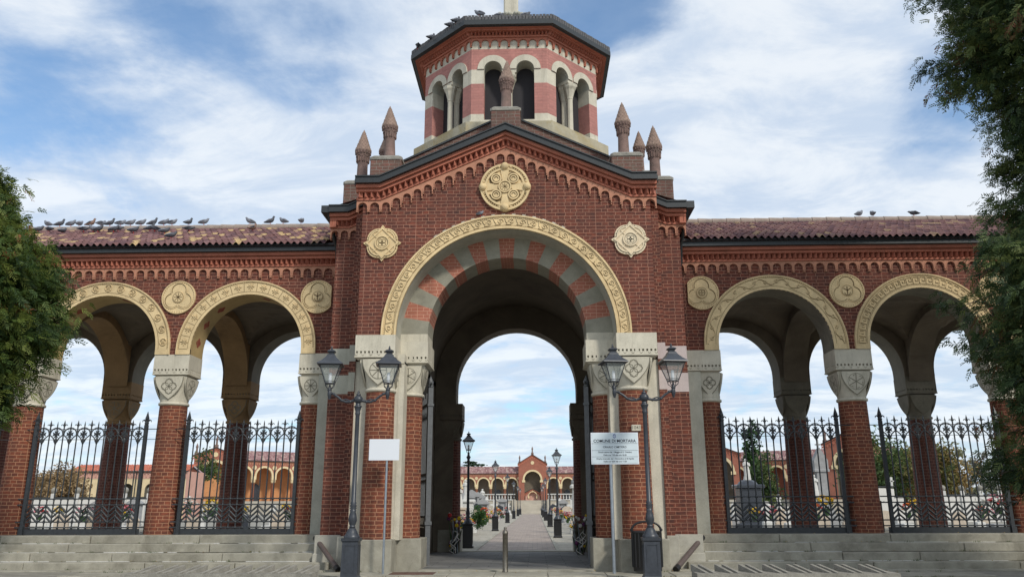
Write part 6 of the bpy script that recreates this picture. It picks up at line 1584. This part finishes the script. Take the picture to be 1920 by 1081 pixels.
one('marble', 'pillar', lambda mb: (mb.cbox(-.5, .5, -.5, .5, 0, .4, .04), mb.cbox(-.34, .34, -.34, .34, .4, 2.3, .04), mb.cbox(-.46, .46, -.46, .46, 2.3, 2.5, .06)), T, local=True); one('marble_grey', 'urn', lambda mb: (mb.lathe([(.15, 2.5), (.3, 2.7), (.32, 2.9), (.15, 3.05), (.05, 3.1)], 10), mb.ball((-.25, 0, 2.62), .16, 8, 6), mb.ball((.25, 0, 2.62), .16, 8, 6)), T, local=True)
p = at(873, 950, 27); T = thing('statue_tomb', 'pale tomb with a hooded statue just inside the left passage wall', 'monument', (p.x, 27, -.1))
one('marble', 'pedestal', lambda mb: (mb.cbox(-.6, .6, -.5, .5, 0, .5, .05), mb.cbox(-.42, .42, -.4, .4, .5, 1.6, .04), mb.cbox(-.52, .52, -.48, .48, 1.6, 1.75, .05)), T, local=True); one('marble', 'statue', lambda mb: statue(mb, 0, 0, 1.75, 1.05), T, local=True)
T = thing('watering_can_rack', 'black tubular rack with green watering cans behind the left fence', 'rack', (at(410, 950, 20).x, 20, -.1))
one('black', 'frame', lambda mb: (mb.tube([(-.85, 0, 0), (-.85, 0, 1.75), (-.75, 0, 1.85), (.9, 0, 1.85), (1.0, 0, 1.75), (1.0, 0, 0)], .03, 6),), T, local=True)
for x in (-.05, .28): one('green_can', 'watering_can', lambda mb: (mb.lathe([(.10, 0), (.13, .05), (.13, .25), (.06, .32)], 10, (x, -.05, 1.1)), mb.tube([(x + .1, -.05, 1.2), (x + .22, -.05, 1.38)], .02, 6), mb.tube([(x - .1, -.05, 1.3), (x - .04, -.05, 1.5), (x + .06, -.05, 1.42)], .015, 6), mb.tube([(x, -.05, 1.45), (x, 0, 1.85)], .006, 4)), T, local=True)
# wreaths left in the passage
def wreath(x, y, label, seed):
    random.seed(seed); T = thing('dried_wreath', label, 'flowers', (x, y, -.06)); 
    def f(mb):
        for i in range(26):
            a = random.uniform(0, 6.28); h = random.uniform(.4, 1.05); p0 = (random.uniform(-.12, .12), random.uniform(-.12, .12), 0); mb.use(random.choice(['leaf_solid', 'bark', 'black', 'zinc'])); mb.tube([p0, (p0[0] + .06 * math.cos(a), p0[1] + .06 * math.sin(a), h * .5), (p0[0] + .14 * math.cos(a), p0[1] + .14 * math.sin(a), h)], [.012, .02, .008], 4)
    one('leaf_solid', 'stems', f, T, local=True)
    def f(mb):
        for i in range(16):
            mb.use(random.choice(['fl_purple', 'fl_purple', 'fl_yellow', 'fl_red', 'fl_white'])); mb.ball((random.uniform(-.2, .2), random.uniform(-.18, .18), random.choice([.3, .9, 1.0, 1.1]) + random.uniform(-.1, .1)), random.uniform(.03, .07), 7, 5)
    one('fl_red', 'blooms', f, T, local=True)
    def f(mb):
        for i in range(6): z = random.uniform(.15, .7); a = random.uniform(0, 6); mb.tube([(.1 * math.cos(a), -.12, z), (.16 * math.cos(a + 1), -.2, z - .08), (.05, -.2, z - .2), (-.05 * math.cos(a), -.18, z - .28)], .014, 4)
    one('fl_white', 'ribbon', f, T, local=True)
wreath(-1.83, 7.3, 'bunch of dried flowers and ribbons leaning in the left side of the passage', 3); wreath(1.95, 6.6, 'bunch of dried flowers with foil ribbons in the right side of the passage', 8)
# ---- far and middle trees
q = at(110, 950, 52); leaftree('autumn_tree', 'bushy brown autumn tree behind the far left fence panel', q.x, 52, 5.2, 2.3, 'leaf_brown', 21, 2.6, 6000, .16, lumps=50)
q = at(62, 950, 58); leaftree('autumn_tree', 'thin brown tree at the left end of the niche wall', q.x, 58, 5.4, 1.8, 'leaf_brown', 22, 2.8, 3000, .15)
q = at(378, 950, 95); leaftree('round_tree', 'small green tree beyond the small pink chapel', q.x, 95, 9.0, 2.2, 'leaf_green', 23, 6.4, 1200, .25)
q = at(1650, 950, 62); leaftree('autumn_tree', 'green and ochre tree above the white tomb house', q.x, 62, 7.8, 3.2, 'leaf_green', 24, 4.4, 6000, .2, lumps=60)
q = at(1700, 950, 66); leaftree('autumn_tree', 'olive autumn tree behind the rear column of the second right bay', q.x, 66, 7.0, 2.8, 'leaf_aut', 25, 4.0, 5000, .2, lumps=50)
q = at(1762, 950, 60); leaftree('autumn_tree', 'large ochre autumn tree in the middle of the second right bay', q.x, 60, 7.4, 3.0, 'leaf_aut', 26, 4.2, 6000, .2, lumps=60)
q = at(1725, 950, 70); leaftree('autumn_tree', 'dark green tree between the ochre trees of the second right bay', q.x, 70, 7.6, 2.6, 'leaf_green', 31, 4.5, 4500, .2, lumps=50)
for i, (px, hh) in enumerate(((1808, 7.9), (1826, 8.4), (1845, 7.6), (1862, 7.2), (1885, 7.6))):
    q = at(px, 950, 72); leaftree('poplar_tree', 'pale bare twigged poplar, %s from the left, behind the right white wall' % ['first', 'second', 'third', 'fourth', 'fifth'][i], q.x, 72, hh, .9, 'leaf_pale', 40 + i, 3.9, 2200, .15, group='row of pale poplars', lumps=18)
q = at(1418, 950, 46); leaftree('slender_conifer', 'slender dark conifer rising above the red roof behind the white statue', q.x, 46, 8.6, .75, 'leaf_dk', 50, 5.0, 2600, .14, lumps=70)
q = at(1440, 950, 44); leaftree('bushy_conifer', 'broad loose grey green conifer behind the right fence', q.x, 44, 5.6, 1.25, 'leaf_green', 51, 2.8, 3500, .13, lumps=50)
q = at(1398, 905, 90); q2 = at(897, 950, 25); leaftree('round_bush', 'clipped dark green bush behind the nearest path lamp', q2.x, 25, 1.35, .45, 'leaf_dk', 52, .72, 2200, .05, cat='bush', lumps=60, trunk=False)
q = at(1060, 950, 34); leaftree('small_cypress', 'little dark cypress beside the nearest right path lamp', q.x + 1.1, 34, 2.2, .3, 'leaf_dk', 53, 1.1, 600, .07)
# flat topped cedar beyond the far roof
q = at(886, 868, 235); T = thing('cedar_tree', 'flat topped dark cedar beyond the distant roof', 'tree', (q.x, 235, 2))
rng = np.random.default_rng(60); n = 2600; lay = rng.integers(0, 6, n); ang = rng.uniform(0, 2 * PI, n); rr = rng.random(n) ** .6 * np.array([5.6, 5.2, 4.8, 4.2, 3.2, 1.6])[lay]
P = np.stack([q.x + rr * np.cos(ang) + rng.normal(size=n) * .3 + .8 * np.sin(lay * 2.1), 235 + rr * np.sin(ang), 10.6 + lay * .72 + rng.normal(size=n) * .12 - .04 * rr], 1)
a = unit(rng.normal(size=(n, 3)) * np.array([1, 1, .3])) * .38; b = unit(np.cross(a, rng.normal(size=(n, 3)))) * .16; V = np.stack([P - a, P + b, P + a, P - b], 1).reshape(-1, 3)
leaf_mesh('crown', V, np.arange(4 * n).reshape(-1, 4), rng.random(n) * .5, 'leaf_dk', T, (q.x, 235, 2))
def f(mb):
    mb.lathe([(.5, 2), (.35, 9), (.2, 14)], 8, (q.x, 235, 0))
    for i in range(12): a_ = i * 2.4; mb.tube([(q.x, 235, 9.5 + i * .35), (q.x + 4 * math.cos(a_), 235 + 4 * math.sin(a_), 10.7 + i * .32)], [.14, .05], 4)
one('bark', 'trunk', f, T)
bpy.context.view_layer.update()

# fallen leaves on the steps and pavement
random.seed(31)
def f(mb):
    for i in range(170):
        s = random.choice((-1, 1)); k = random.randrange(6); y0, z1 = ((1.5, .68), (1.2, .495), (.9, .31), (.6, .125), (-.6, .0), (-.9, .0))[k]
        x = s * random.uniform(4.6, 13) if k < 4 else random.uniform(-9, 9); y = y0 + random.uniform(.03, .25) ; z = z1 + .012; a = random.uniform(0, 6); w = random.uniform(.015, .03)
        mb.use(random.choice(['leafd1', 'leafd2'])); mb.face([(x + w * math.cos(a + q * PI / 2) * (1 if q % 2 else .6), y + w * math.sin(a + q * PI / 2), z + random.uniform(0, .02)) for q in range(4)])
M['leafd1'] = plain('dead_leaf', (.20, .11, .04), .8); M['leafd2'] = plain('yellow_dead_leaf', (.32, .22, .07), .8)
one('leafd1', 'fallen_leaves', f); bpy.data.objects['fallen_leaves']['kind'] = 'stuff'; bpy.data.objects['fallen_leaves']['label'] = 'scattered small dead leaves on the steps and pavement'; bpy.data.objects['fallen_leaves']['category'] = 'leaves'

# weeds in the joints of the steps and along the walls
M['weed'] = plain('weeds', (.07, .10, .03), .8, 0, .4)
def f(mb):
    for i in range(150):
        s = random.choice((-1, 1)); k = random.randrange(6); y0, z1 = ((1.19, .495), (.89, .31), (.59, .125), (.29, -.03), (-.43, -.005), (-1.36, -.04))[k]
        x0 = s * (random.uniform(4.6, 13) if k < 4 else random.uniform(2.0, 9))
        if k < 4: y0 = y0 + .29
        for q in range(7):
            a = random.uniform(0, 6); l = random.uniform(.02, .07); x = x0 + random.uniform(-.05, .05); mb.face([(x - .004, y0 - .012, z1), (x + .004, y0 - .012, z1), (x + l * .6 * math.cos(a), y0 - .012 - abs(l * .5 * math.sin(a)), z1 + l)])
one('weed', 'weeds', f); w_ = bpy.data.objects['weeds']; w_['kind'] = 'stuff'; w_['label'] = 'tiny weeds growing in the joints of the steps'; w_['category'] = 'weeds'
